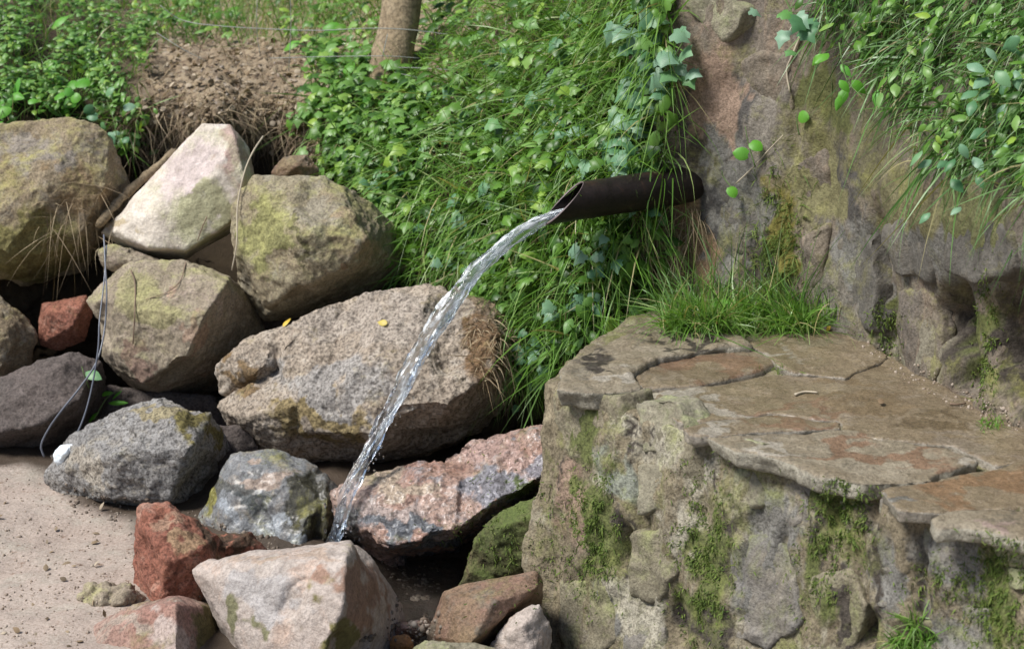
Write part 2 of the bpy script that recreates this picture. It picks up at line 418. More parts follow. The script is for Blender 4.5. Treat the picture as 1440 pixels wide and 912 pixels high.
damp_shade = 1.0 - (in_poly_np(gpx, gpy, SANDLINE) | (pts[:, 1] < 1.2)).astype(float)  # everything behind the sand edge darkened, painting the shade between the rocks
damp_shade = damp_shade.reshape(len(gy), len(gx))
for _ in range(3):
    damp_shade[1:-1, 1:-1] = (damp_shade[:-2, 1:-1] + damp_shade[2:, 1:-1] + damp_shade[1:-1, :-2] + damp_shade[1:-1, 2:] + damp_shade[1:-1, 1:-1]) / 5
damp_shade = np.clip(damp_shade.ravel() + fbm(pts, 14, 3) * .25 * (damp_shade.ravel() > .05) * (damp_shade.ravel() < .95), 0, 1)
at = me.attributes.new('wet', 'FLOAT', 'POINT'); at.data.foreach_set('value', np.clip(dip * .6 + damp_shade, 0, 1))  # wet hollow plus the painted shade of the gaps
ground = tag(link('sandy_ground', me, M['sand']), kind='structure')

# ------------------------------------------------------------------ the earth bank: a surface through measured points
bank_pts = [(-900, 700, 4.7), (-300, 640, 4.62), (0, 640, 4.55), (0, 400, 4.75), (0, 170, 5.0), (200, 640, 4.5), (200, 400, 4.75), (190, 270, 5.1), (200, 150, 5.05),
    (300, 300, 5.1), (300, 170, 4.97), (300, 222, 5.2), (400, 228, 5.2), (215, 218, 5.2), (300, 110, 5.25), (300, 60, 5.9), (300, 0, 6.9), (0, 60, 5.5), (0, 0, 6.1), (420, 270, 5.1), (430, 160, 5.05), (430, 60, 5.8), (430, 0, 6.7),
    (400, 640, 4.4), (400, 450, 4.7), (560, 0, 5.9), (560, 100, 5.25), (540, 220, 4.75), (560, 330, 4.55), (560, 420, 4.5), (600, 640, 4.25), (650, 400, 4.25), (650, 250, 4.45), (640, 60, 5.2),
    (700, 0, 5.1), (720, 130, 4.65), (700, 300, 4.3), (700, 460, 4.12), (740, 560, 4.1), (740, 700, 4.0), (800, 0, 4.7), (800, 200, 4.25), (800, 400, 4.02), (800, 520, 3.95), (900, 0, 4.4), (900, 200, 4.12), (900, 350, 4.02),
    (900, 480, 3.95), (1000, 450, 4.05), (1000, 200, 4.35), (1000, -100, 4.6), (1100, 300, 4.4), (1300, 0, 4.7), (1300, 500, 4.6),
    (0, -150, 8.5), (300, -150, 10.5), (600, -150, 9.0), (800, -150, 6.0), (1300, -150, 5.6), (-900, 170, 5.0), (-900, 0, 6.1), (-900, -150, 9), (1700, 200, 5.2), (1700, 600, 4.9), (1700, -150, 7),
    (-900, -600, 15), (300, -600, 17), (1000, -600, 15), (1700, -600, 15)]
B = np.array(bank_pts, float)
def kern(r): return r
cx, sc_ = np.array([500, 200]), 400.0
Bn = (B[:, :2] - cx) / sc_
K = np.sqrt(((Bn[:, None] - Bn[None]) ** 2).sum(-1))
A = np.block([[K + np.eye(len(B)) * 0.0, np.c_[np.ones(len(B)), Bn]], [np.c_[np.ones(len(B)), Bn].T, np.zeros((3, 3))]])
W = np.linalg.solve(A, np.r_[np.log(B[:, 2]), 0, 0, 0])
def bankY(px, py):
    q = (np.stack([px, py], -1) - cx) / sc_
    k = np.sqrt(((q[:, None] - Bn[None]) ** 2).sum(-1))
    return np.exp(k @ W[:len(B)] + W[len(B)] + q @ W[len(B) + 1:])
ax = np.r_[np.linspace(-900, -80, 40, endpoint=False), np.linspace(-80, 1040, 300), np.linspace(1060, 1700, 40)]
ay = np.r_[np.linspace(-600, -60, 40, endpoint=False), np.linspace(-60, 720, 220)]
AX, AY = np.meshgrid(ax, ay)
YY = np.concatenate([bankY(c[:, 0], c[:, 1]) for c in np.array_split(np.stack([AX.ravel(), AY.ravel()], 1), 20)])
xx, yy = (AX.ravel() - 720) / FPX, -(AY.ravel() - 456) / FPX
D = np.stack([xx, CP + yy * SP, -SP + yy * CP], 1)
pts = np.array([0, 0, CAM_Z]) + D * (YY / D[:, 1])[:, None]
def blob(px, py, cx_, cy_, rx, ry): return np.exp(-(((px - cx_) / rx) ** 4 + ((py - cy_) / ry) ** 4))
rough = fbm(pts, 5, 4) * 0.035 + fbm(pts, 3.6, 2) * 0.10 * (AX.ravel() > 440) * np.clip((AX.ravel() - 440) / 80, 0, 1) * np.clip((950 - AX.ravel()) / 40, 0, 1) + fbm(pts, 22, 4, 0.6) * 0.016
rough += (fbm(pts, 17, 4, 0.65, True) * .03 + fbm(pts, 8, 3) * .03) * blob(AX.ravel(), AY.ravel(), 320, 140, 150, 110)
pts[:, 1] += rough; pts[:, 2] += rough * 0.6
# the dry patch of bare earth
dry = np.clip(blob(AX.ravel(), AY.ravel(), 330, 100, 150, 100) + blob(AX.ravel(), AY.ravel(), 480, 20, 240, 110) + blob(AX.ravel(), AY.ravel(), 330, -200, 500, 200)+ 0.5*blob(AX.ravel(), AY.ravel(), 920, 330, 50, 150), 0, 1)
nx = len(ax)
faces = [(j * nx + i, (j + 1) * nx + i, (j + 1) * nx + i + 1, j * nx + i + 1) for j in range(len(ay) - 1) for i in range(nx - 1)]
me = mesh_from('bank', pts, faces)
at = me.attributes.new('dry', 'FLOAT', 'POINT'); at.data.foreach_set('value', dry)
bank = tag(link('earth_bank', me, M['soil']), kind='structure')

# ------------------------------------------------------------------ boulders
GROW = 1.045
def hull_piece(bm, sil, Y, front, back=0.22, shrink=0.7, zshift=0.0):
    vs = []
    cxp = sum(p[0] for p in sil) / len(sil); cyp = sum(p[1] for p in sil) / len(sil)
    sil = [(cxp + (p[0] - cxp) * GROW, cyp + (p[1] - cyp) * GROW, *p[2:]) for p in sil]
    for p in sil:
        vs.append(P(p[0], p[1], Y + (p[2] if len(p) > 2 else 0)))
        vs.append(P(cxp + (p[0] - cxp) * shrink, cyp + (p[1] - cyp) * shrink, Y + back))
    for (px, py, d) in front: vs.append(P(px, py, Y - d))
    b2 = bmesh.new()
    for v in vs: b2.verts.new(v)
    r = bmesh.ops.convex_hull(b2, input=b2.verts)
    bmesh.ops.delete(b2, geom=[g for g in r['geom_interior'] if isinstance(g, bmesh.types.BMVert)], context='VERTS')
    tmp = bpy.data.meshes.new('t'); b2.to_mesh(tmp); b2.free()
    bm.from_mesh(tmp); bpy.data.meshes.remove(tmp)
SOLIDS = []
def finish_rock(bm, name, mat, voxel, amp, seed, smooth, chips, chip_depth, pit, parent=None, local=26):
    bmesh.ops.recalc_face_normals(bm, faces=bm.faces)
    me0 = bpy.data.meshes.new('t'); bm.to_mesh(me0); bm.free()
    me = remesh(me0, voxel, smooth)
    co = get_co(me)
    c = co.mean(0)
    r = np.random.default_rng(seed)
    size = np.linalg.norm(co.max(0) - co.min(0))
    for _ in range(chips):                               # flat chips knocked off the edges
        n = r.normal(size=3); n /= np.linalg.norm(n)
        d = (co - c) @ n
        lim = d.max() - chip_depth * size * r.uniform(0.1, .6)
        over = np.clip(d - lim, 0, None)
        co = co - over[:, None] * n * 0.85
    set_co(me, co)
    no = get_no(me)
    for _ in range(local):                               # small facets struck off the surface
        i = r.integers(len(co)); p = co[i]; rad = size * r.uniform(.06, .16)
        n = no[i] + r.normal(size=3) * 0.35; n /= np.linalg.norm(n)
        dist = np.linalg.norm(co - p, axis=1)
        m = np.clip((rad - dist) / (rad * 0.25), 0, 1)
        dd = np.clip((co - p) @ n + rad * r.uniform(.0, .10), 0, rad * .2)
        co = co - (dd * m)[:, None] * n
    set_co(me, co)
    no = get_no(me)
    q = co + seed * 3.7
    dsp = fbm(q, 2.2 / max(size, 0.1), 3) * amp * 0.8 + fbm(q, 34, 4, 0.65) * pit * 1.1 + fbm(q, 9, 4, 0.6, True) * amp * 0.35 - np.clip(fbm(q, 60, 2) - .25, 0, 1) * pit
    co = co + no * dsp[:, None]
    base = np.array([c[0], c[1], co[:, 2].min()])
    set_co(me, co - base)
    me.shade_smooth()
    o = link(name, me, mat, parent, Vector(base) - (parent.location if parent else Vector()))
    SOLIDS.append(o)
    return o
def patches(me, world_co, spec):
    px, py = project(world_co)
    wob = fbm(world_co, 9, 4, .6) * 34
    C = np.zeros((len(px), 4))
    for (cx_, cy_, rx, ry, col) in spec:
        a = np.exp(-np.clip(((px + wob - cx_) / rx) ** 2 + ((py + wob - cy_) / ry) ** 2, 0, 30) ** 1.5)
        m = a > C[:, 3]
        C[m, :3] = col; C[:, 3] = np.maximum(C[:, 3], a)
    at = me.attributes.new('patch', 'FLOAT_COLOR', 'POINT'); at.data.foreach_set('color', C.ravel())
ROCKG = 'boulders heaped as a rough bank beside the spring'
def rock(label, mat, pieces, voxel=0.0052, amp=0.014, seed=1, smooth=2, chips=9, chip_depth=0.05, pit=0.003, name='boulder', cat='boulder', local=14, spots=()):
    bm = bmesh.new()
    for pc in pieces: hull_piece(bm, **pc)
    o = finish_rock(bm, name, M[mat], voxel, amp, seed, smooth, chips, chip_depth, pit, None, local)
    patches(o.data, get_co(o.data) + np.array(o.location), spots)
    return tag(o, label, cat, ROCKG)
def pc(sil, Y, front, back=0.22, shrink=0.7): return dict(sil=sil, Y=Y, front=front, back=back, shrink=shrink)

rock('large tan boulder with mossy patches at the upper left corner of the heap', 'tan_moss',
     [pc([(-90, 210), (-20, 182), (115, 168), (150, 190), (181, 258, .08), (160, 330, .1), (118, 378, .12), (50, 396, .1), (0, 402, .08), (-90, 400, .1)], 4.6,
         [(0, 200, .06), (112, 185, .05), (150, 262, .10), (110, 335, .17), (20, 360, .19), (-60, 330, .17), (60, 260, .17)], .3)], seed=2, spots=[(60, 215, 110, 22, (.40, .35, .29)), (40, 350, 90, 60, (.26, .23, .09)), (110, 270, 40, 40, (.36, .26, .15))], chips=2, amp=.016)
rock('pale angular boulder with pinkish white top, between two mossy boulders', 'pale',
     [pc([(145, 325), (200, 270), (284, 177), (322, 178), (349, 212), (358, 260), (330, 320, .08), (255, 364, .1), (200, 358, .08)], 4.52,
         [(205, 275, .05), (330, 190, .05), (303, 246, .10), (215, 300, .10), (165, 325, .06), (345, 250, .09), (262, 352, .12), (325, 312, .11), (210, 348, .12)], .2)],
     seed=3, spots=[(255, 230, 60, 60, (.80, .68, .64)), (330, 215, 25, 40, (.60, .44, .38)), (290, 300, 60, 40, (.50, .48, .30)), (165, 322, 30, 12, (.6, .5, .34))], amp=.005, smooth=1, chips=0, pit=.0012, local=5)
rock('small round brown stone perched behind the mossy boulder', 'brown_block',
     [pc([(383, 240), (398, 221), (430, 218), (447, 236), (446, 262), (385, 262)], 4.66, [(415, 235, .05)], .1)], seed=4, amp=.004, chips=1, voxel=.005, local=3)
rock('rounded yellowish mossy boulder with a cleft in its face, under the overhanging grass', 'tan_moss2',
     [pc([(330, 345), (334, 290), (362, 256), (450, 252), (500, 272), (550, 320, .1), (568, 375, .14), (520, 408, .14), (440, 434, .12), (375, 446, .08), (338, 405, .03)], 4.36,
         [(362, 275, .05), (450, 268, .06), (500, 300, .11), (518, 335, .14), (490, 365, .16), (430, 400, .18), (375, 425, .13), (350, 370, .11), (420, 330, .19)], .26)],
     seed=5, spots=[(370, 330, 30, 60, (.34, .33, .14)), (450, 300, 50, 30, (.45, .40, .30)), (500, 340, 25, 40, (.46, .36, .24)), (420, 330, 10, 50, (.12, .10, .06))], chips=2, amp=.016)
rock('brown boulder with a broad lit left face and a shaded right side, mid heap', 'brown',
     [pc([(124, 425), (180, 372), (255, 368), (322, 390), (372, 450, .2), (385, 490, .2), (340, 530, .2), (262, 562, .14), (195, 547, .05), (150, 505), (140, 460)], 4.33,
         [(150, 425, .09), (200, 390, .06), (318, 398, .11), (290, 440, .18), (262, 500, .20), (200, 538, .14), (235, 440, .17), (160, 495, .11)], .24)],
     seed=6, spots=[(200, 420, 50, 30, (.40, .36, .20)), (270, 470, 14, 50, (.46, .33, .24)), (190, 500, 30, 30, (.32, .22, .17))], chips=1, chip_depth=.02, amp=.008, smooth=1, local=8)
rock('biggest light brown granite boulder, lying behind the falling water', 'granite',
     [pc([(395, 474), (420, 450), (500, 420), (600, 404), (690, 428), (735, 475, .06), (740, 560, .12), (690, 615, .14), (600, 655, .12), (520, 668, .1), (430, 658, .06), (395, 620)], 4.08,
         [(420, 470, .06), (520, 436, .08), (640, 424, .09), (700, 470, .14), (695, 520, .20), (620, 575, .28), (520, 610, .28), (440, 622, .20), (415, 570, .17), (540, 510, .22), (440, 520, .17)], .32),
      pc([(303, 580), (330, 555), (420, 520), (480, 600), (440, 655), (380, 650), (335, 625)], 4.04, [(345, 585, .09), (410, 570, .14), (400, 620, .11)], .2),
      pc([(308, 515), (345, 475), (400, 455), (420, 520), (365, 556), (312, 552)], 4.10, [(350, 492, .06), (362, 518, .10)], .15)],
     seed=8, spots=[(520, 450, 140, 30, (.50, .43, .36)), (690, 500, 40, 50, (.24, .15, .08)), (480, 540, 90, 40, (.44, .41, .38)), (450, 590, 80, 25, (.36, .28, .14)), (345, 530, 30, 20, (.28, .19, .10)), (700, 440, 25, 20, (.40, .30, .2))], chips=2, amp=.012, voxel=.0048, pit=.0045, local=20)
rock('mossy boulder cut by the left edge, above the dark rock', 'tan_moss',
     [pc([(-80, 420), (0, 418), (25, 440), (50, 470), (40, 510), (10, 552), (-80, 560)], 4.42, [(-10, 440, .07), (25, 475, .09), (0, 520, .1), (-60, 480, .12)], .2)], seed=9, chips=2)
rock('small red block wedged in the dark gap at the left', 'red',
     [pc([(55, 452), (60, 428), (120, 416), (130, 440), (118, 478), (85, 490), (58, 485)], 4.46, [(70, 440, .05), (115, 430, .04), (100, 460, .07), (66, 478, .03)], .12)], seed=10, amp=.003, voxel=.004, chips=0, smooth=0, local=3)
rock('dark grey brown rounded rock at the left edge, beside the blue cord', 'dark_granite',
     [pc([(-80, 570), (0, 548), (50, 515), (100, 493), (140, 510), (150, 560, .08), (130, 610, .1), (80, 645, .08), (0, 650, .05), (-80, 650)], 4.2,
         [(0, 570, .09), (90, 512, .07), (110, 560, .13), (50, 600, .16), (-40, 610, .15)], .22)], seed=11, chips=3)
rock('grey rough granite boulder standing on the sand, left of the stream', 'grey',
     [pc([(68, 668), (100, 612), (165, 578), (230, 561), (292, 582), (325, 640, .16), (310, 700, .2), (245, 724, .12), (150, 720), (85, 704)], 3.86,
         [(90, 660, .06), (180, 590, .07), (240, 575, .08), (268, 630, .17), (242, 704, .17), (150, 700, .14), (160, 640, .17)], .24)],
     seed=12, spots=[(230, 580, 50, 14, (.42, .36, .22)), (280, 600, 26, 30, (.26, .22, .08)), (110, 640, 30, 20, (.48, .43, .36))], chips=2, amp=.010, pit=.0045, local=18)
rock('wet blue grey rock with a hollow, just left of where the water lands', 'blue_grey',
     [pc([(275, 740), (300, 700), (330, 645), (385, 636), (440, 655), (478, 700), (490, 750), (470, 800), (350, 810), (280, 785)], 3.66,
         [(340, 660, .06), (410, 668, .08), (440, 715, .15), (420, 785, .20), (330, 775, .15), (310, 720, .1)], .2),
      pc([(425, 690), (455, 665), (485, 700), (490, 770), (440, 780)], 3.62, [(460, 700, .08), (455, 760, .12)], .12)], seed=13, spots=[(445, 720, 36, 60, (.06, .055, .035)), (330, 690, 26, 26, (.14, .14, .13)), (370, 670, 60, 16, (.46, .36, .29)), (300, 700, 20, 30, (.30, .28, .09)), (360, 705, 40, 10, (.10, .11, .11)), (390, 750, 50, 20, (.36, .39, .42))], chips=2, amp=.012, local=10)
rock('rust red upright rock beside the sand, behind the front boulders', 'red',
     [pc([(188, 880), (190, 750), (198, 713), (236, 708), (262, 735), (305, 752), (325, 800, .05), (310, 880), (240, 900)], 3.25,
         [(208, 725, .06), (245, 738, .08), (285, 770, .11), (235, 790, .14), (220, 870, .12), (275, 850, .11)], .15),
      pc([(275, 766), (300, 752), (352, 748), (376, 772), (350, 810), (300, 850)], 3.30, [(320, 768, .06), (345, 795, .03)], .12)],
     seed=14, spots=[(225, 725, 30, 16, (.52, .32, .22)), (330, 765, 40, 20, (.13, .08, .05)), (260, 760, 30, 14, (.46, .30, .18))], amp=.008, voxel=.0045, chips=1, chip_depth=.03, pit=.004, smooth=1, local=8)
rock('pink and grey angular rock cut by the bottom edge at the left', 'pink',
     [pc([(90, 940), (125, 885), (188, 853), (248, 840), (305, 858, .08), (355, 930, .12), (350, 1020, .1), (90, 1020)], 3.02,
         [(135, 905, .08), (190, 868, .07), (248, 850, .10), (243, 950, .20), (150, 980, .15)], .16)],
     seed=15, spots=[(170, 880, 50, 16, (.50, .40, .33)), (230, 890, 20, 30, (.56, .45, .40)), (300, 900, 36, 50, (.18, .15, .06))], amp=.004, voxel=.0045, smooth=0, chips=0, pit=.002, local=4)
rock('large whitish pink angular rock at the bottom centre, in front of the landing stream', 'pale_pink',
     [pc([(277, 802), (310, 784), (400, 774), (490, 764), (508, 770, .06), (562, 850, .14), (580, 930, .16), (560, 1010, .1), (380, 1010), (330, 905), (300, 850)], 3.03,
         [(297, 812, .05), (340, 794, .07), (487, 782, .11), (482, 850, .20), (440, 970, .24), (350, 890, .13), (325, 850, .09), (370, 960, .16)], .22)],
     seed=16, spots=[(400, 785, 110, 10, (.60, .47, .38)), (500, 830, 30, 60, (.42, .27, .20)), (470, 890, 30, 40, (.24, .21, .08)), (340, 880, 26, 24, (.26, .25, .14)), (380, 840, 60, 30, (.56, .52, .50))], amp=.006, voxel=.0048, smooth=1, chips=1, chip_depth=.015, pit=.0015, local=7)
rock('long pitted red and blue grey rock overhanging the dark hollow, beside the masonry ledge', 'red_pink',
     [pc([(466, 692), (500, 674), (580, 652), (645, 652), (670, 700), (640, 775, .12), (545, 786, .14), (500, 762, .1), (470, 735)], 3.56,
         [(510, 690, .06), (590, 668, .06), (645, 680, .09), (640, 748, .19), (545, 765, .20), (498, 735, .12)], .2),
      pc([(610, 662), (665, 620), (700, 612), (778, 592), (810, 610), (808, 680, .1), (750, 710, .1), (700, 735, .1), (660, 760, .1), (610, 770, .1)], 3.58,
         [(680, 632, .05), (760, 608, .06), (790, 650, .13), (700, 700, .19), (640, 745, .19)], .18),
      pc([(480, 738), (505, 740), (560, 775), (590, 810), (545, 812), (490, 778)], 3.6, [(530, 772, .04)], .15)],
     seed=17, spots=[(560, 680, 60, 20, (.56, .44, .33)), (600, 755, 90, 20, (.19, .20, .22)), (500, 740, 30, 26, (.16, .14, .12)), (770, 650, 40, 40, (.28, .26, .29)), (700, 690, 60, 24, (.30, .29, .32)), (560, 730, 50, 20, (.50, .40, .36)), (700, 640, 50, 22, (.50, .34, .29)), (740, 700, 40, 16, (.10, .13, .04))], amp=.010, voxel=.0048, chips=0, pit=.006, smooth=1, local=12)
rock('dark moss covered stone leaning on the foot of the ledge', 'moss_rock',
     [pc([(648, 822), (666, 760), (705, 722), (760, 695), (805, 715), (810, 800), (760, 840), (690, 840)], 3.38,
         [(672, 785, .03), (712, 738, .05), (780, 712, .07), (740, 800, .06)], .15)], seed=18, amp=.010, voxel=.005, chips=1, pit=.004, smooth=1, local=6)
rock('brown squared block with a shaded right end, at the foot of the ledge', 'brown_block',
     [pc([(603, 892), (625, 832), (652, 822), (752, 803), (762, 818, .02), (760, 850, .1), (700, 912, .1), (670, 922, .05), (612, 925)], 3.08,
         [(628, 838, .03), (692, 847, .09), (757, 826, .04), (662, 905, .12), (612, 895, .05)], .14)],
     seed=19, amp=.003, voxel=.0045, smooth=0, chips=0, pit=.001, local=3)
rock('pale rounded stone right of the squared brown block', 'pale_pink',
     [pc([(690, 905), (725, 862), (758, 852), (775, 885), (768, 940), (695, 950)], 3.0, [(735, 880, .05), (745, 920, .07)], .1)], seed=20, amp=.005, voxel=.0045, chips=1, local=5)
rock('pale stone cut by the bottom edge below the squared brown block', 'ledge_stone_pale',
     [pc([(545, 935), (600, 902), (660, 907), (710, 917), (715, 970), (600, 1000), (545, 970)], 2.94, [(610, 920, .05), (670, 925, .05), (630, 960, .08)], .12)], seed=21, amp=.006, voxel=.0045, chips=1, local=5)
rock('small reddish flat stone in the wet hollow, left of the brown block', 'red_pink',
     [pc([(545, 888), (555, 876), (600, 872), (608, 884), (595, 899), (555, 901)], 3.1, [(575, 882, .03)], .06)], seed=22, amp=.003, voxel=.0035, chips=0, local=3)
rock('small orange stone at the bottom edge beside the big whitish rock', 'slab_orange',
     [pc([(548, 915), (552, 895), (572, 893), (584, 915), (560, 935)], 3.03, [(565, 905, .02)], .05)], seed=23, amp=.003, voxel=.0035, chips=0, local=3)
rock('crumbly brown clod of earth on the sand beside the rust red rock', 'brown',
     [pc([(113, 845), (120, 825), (150, 832), (185, 820), (200, 840), (200, 875), (130, 872)], 3.14, [(140, 848, .03), (175, 850, .04)], .1)], seed=24, amp=.010, voxel=.0045, pit=.008, name='clod', cat='clod')
rock('thin brown flat stone under the pale angular boulder', 'brown',
     [pc([(138, 352), (160, 343), (240, 370), (235, 385), (180, 385), (145, 375)], 4.42, [(185, 368, .04)], .12)], seed=25, amp=.004, voxel=.005)
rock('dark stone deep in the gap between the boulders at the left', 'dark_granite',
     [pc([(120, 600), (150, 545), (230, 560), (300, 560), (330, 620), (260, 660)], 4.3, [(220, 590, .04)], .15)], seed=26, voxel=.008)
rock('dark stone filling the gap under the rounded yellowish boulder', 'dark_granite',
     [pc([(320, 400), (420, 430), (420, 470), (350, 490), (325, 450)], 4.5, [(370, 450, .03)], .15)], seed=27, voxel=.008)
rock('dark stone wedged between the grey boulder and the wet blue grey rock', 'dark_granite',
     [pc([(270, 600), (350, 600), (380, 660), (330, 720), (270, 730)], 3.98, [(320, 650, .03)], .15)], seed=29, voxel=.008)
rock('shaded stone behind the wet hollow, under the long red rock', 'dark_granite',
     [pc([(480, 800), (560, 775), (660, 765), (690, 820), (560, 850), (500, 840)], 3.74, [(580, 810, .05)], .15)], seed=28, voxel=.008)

# ------------------------------------------------------------------ masonry ledge
LZ = 0.45
A0 = G(775, 532, LZ); A1 = G(1440, 742, LZ)
fdir = (A1 - A0); fdir.z = 0; fdir.normalize()
A2 = A1 + fdir * 0.75
nF = Vector((-fdir.y, fdir.x, 0)); nF = -nF if nF.y > 0 else nF     # outward
if nF.dot(Vector((-1, -1, 0))) < 0: nF = -nF
W0 = Vector((0.36, 4.06, 0)); W1 = G(1160, 460, LZ); W2 = G(1440, 600, LZ)
wd = (W2 - W1); wd.z = 0; wd.normalize(); W3 = W2 + wd * 1.0
batter = 0.10
ledge = empty('masonry_ledge', (A0.x + .3, A0.y, 0))
tag(ledge, 'weathered stone and mortar ledge with wet flat top at the right', 'stone ledge')
foot = [A0 + nF * .012, A1 + nF * .012, A2 + nF * .012, W3 + Vector((.1, 0, 0)), W1 + Vector((.1, .1, 0)), Vector((W0.x + .05, W0.y - .05, 0)), P(880, 480, 3.85), P(796, 505, 3.48)]
bm = bmesh.new()
def prism(bm, top, bot):
    t = [bm.verts.new(v) for v in top]; b = [bm.verts.new(v) for v in bot]
    bm.faces.new(t); bm.faces.new(list(reversed(b)))
    n = len(t)
    for i in range(n): bm.faces.new((t[i], b[i], b[(i + 1) % n], t[(i + 1) % n]))
top = [Vector((v.x, v.y, LZ - 0.012)) for v in foot]
bot = [Vector((v.x, v.y, -0.30)) for v in foot]
for i in (0, 1, 2): bot[i] = bot[i] + nF * batter
bot[7] = bot[7] + nF * batter
prism(bm, top, bot)
def masonry(bm, name, mat, parent, voxel, smooth, fn, seed=0, warp_amp=.0, warp_z=1):
    bmesh.ops.recalc_face_normals(bm, faces=bm.faces)
    me0 = bpy.data.meshes.new('t'); bm.to_mesh(me0); bm.free()
    me = remesh(me0, voxel, smooth)
    co = get_co(me)
    q = co + seed
    if warp_amp:
        w = np.stack([fbm(q + 11, 9, 3, .5), fbm(q + 23, 9, 3, .5), fbm(q + 37, 9, 3, .5)], 1) * warp_amp
        w[:, 2] *= warp_z
        co = co + w
    set_co(me, co); no = get_no(me)
    co = fn(co, no)
    set_co(me, co - np.array(parent.location))
    me.shade_smooth()
    o = link(name, me, mat, parent); SOLIDS.append(o)
    return o
def core_fn(co, no):
    side = np.clip(1 - np.abs(no[:, 2]), 0, 1)
    st = co * np.array([1, 1, 0.4])
    d = side * (fbm(st, 6, 3, 0.5) * 0.020 + fbm(st, 14, 5, 0.65, True) * 0.010) + (1 - side) * fbm(co, 4, 3) * 0.006 + fbm(co, 40, 3) * 0.002
    px, py = project(co)
    for (cx_, cy_, rx, ry, dd) in ((877, 768, 9, 28, .05), (948, 880, 16, 30, .05), (1065, 745, 12, 45, .03), (1215, 890, 12, 30, .05), (1175, 700, 10, 60, .03), (890, 590, 5, 40, .02), (1210, 800, 10, 60, .02), (985, 620, 6, 50, .03), (1100, 790, 6, 60, .025), (898, 700, 7, 60, .03), (1300, 800, 7, 60, .03), (1230, 700, 7, 40, .03)):
        d -= dd * np.exp(-(((px - cx_) / rx) ** 2 + ((py - cy_) / ry) ** 2)) * side
    return co + no * d[:, None]
core = masonry(bm, 'mortar_core', M['mortar'], ledge, 0.008, 3, core_fn, warp_amp=.006)
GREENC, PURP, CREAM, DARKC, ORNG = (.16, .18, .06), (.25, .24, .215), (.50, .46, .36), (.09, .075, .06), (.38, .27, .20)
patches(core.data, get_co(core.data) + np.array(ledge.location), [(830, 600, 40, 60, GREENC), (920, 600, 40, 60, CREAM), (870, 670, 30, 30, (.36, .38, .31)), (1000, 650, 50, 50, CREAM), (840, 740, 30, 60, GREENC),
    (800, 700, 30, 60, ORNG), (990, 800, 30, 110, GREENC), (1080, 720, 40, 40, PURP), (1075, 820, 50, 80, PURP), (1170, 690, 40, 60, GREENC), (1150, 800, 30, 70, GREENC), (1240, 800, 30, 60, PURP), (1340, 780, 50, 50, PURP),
    (1350, 880, 50, 50, PURP), (1400, 840, 30, 90, GREENC), (900, 860, 50, 60, CREAM), (1200, 880, 30, 50, DARKC), (950, 740, 30, 50, CREAM), (860, 880, 40, 50, PURP), (880, 770, 10, 60, DARKC), (895, 610, 6, 60, DARKC), (1020, 760, 9, 90, DARKC), (1000, 880, 40, 30, DARKC), (1130, 700, 8, 70, DARKC), (1225, 780, 12, 110, DARKC), (1300, 840, 9, 60, DARKC), (1180, 850, 8, 70, DARKC), (790, 690, 9, 60, DARKC)])

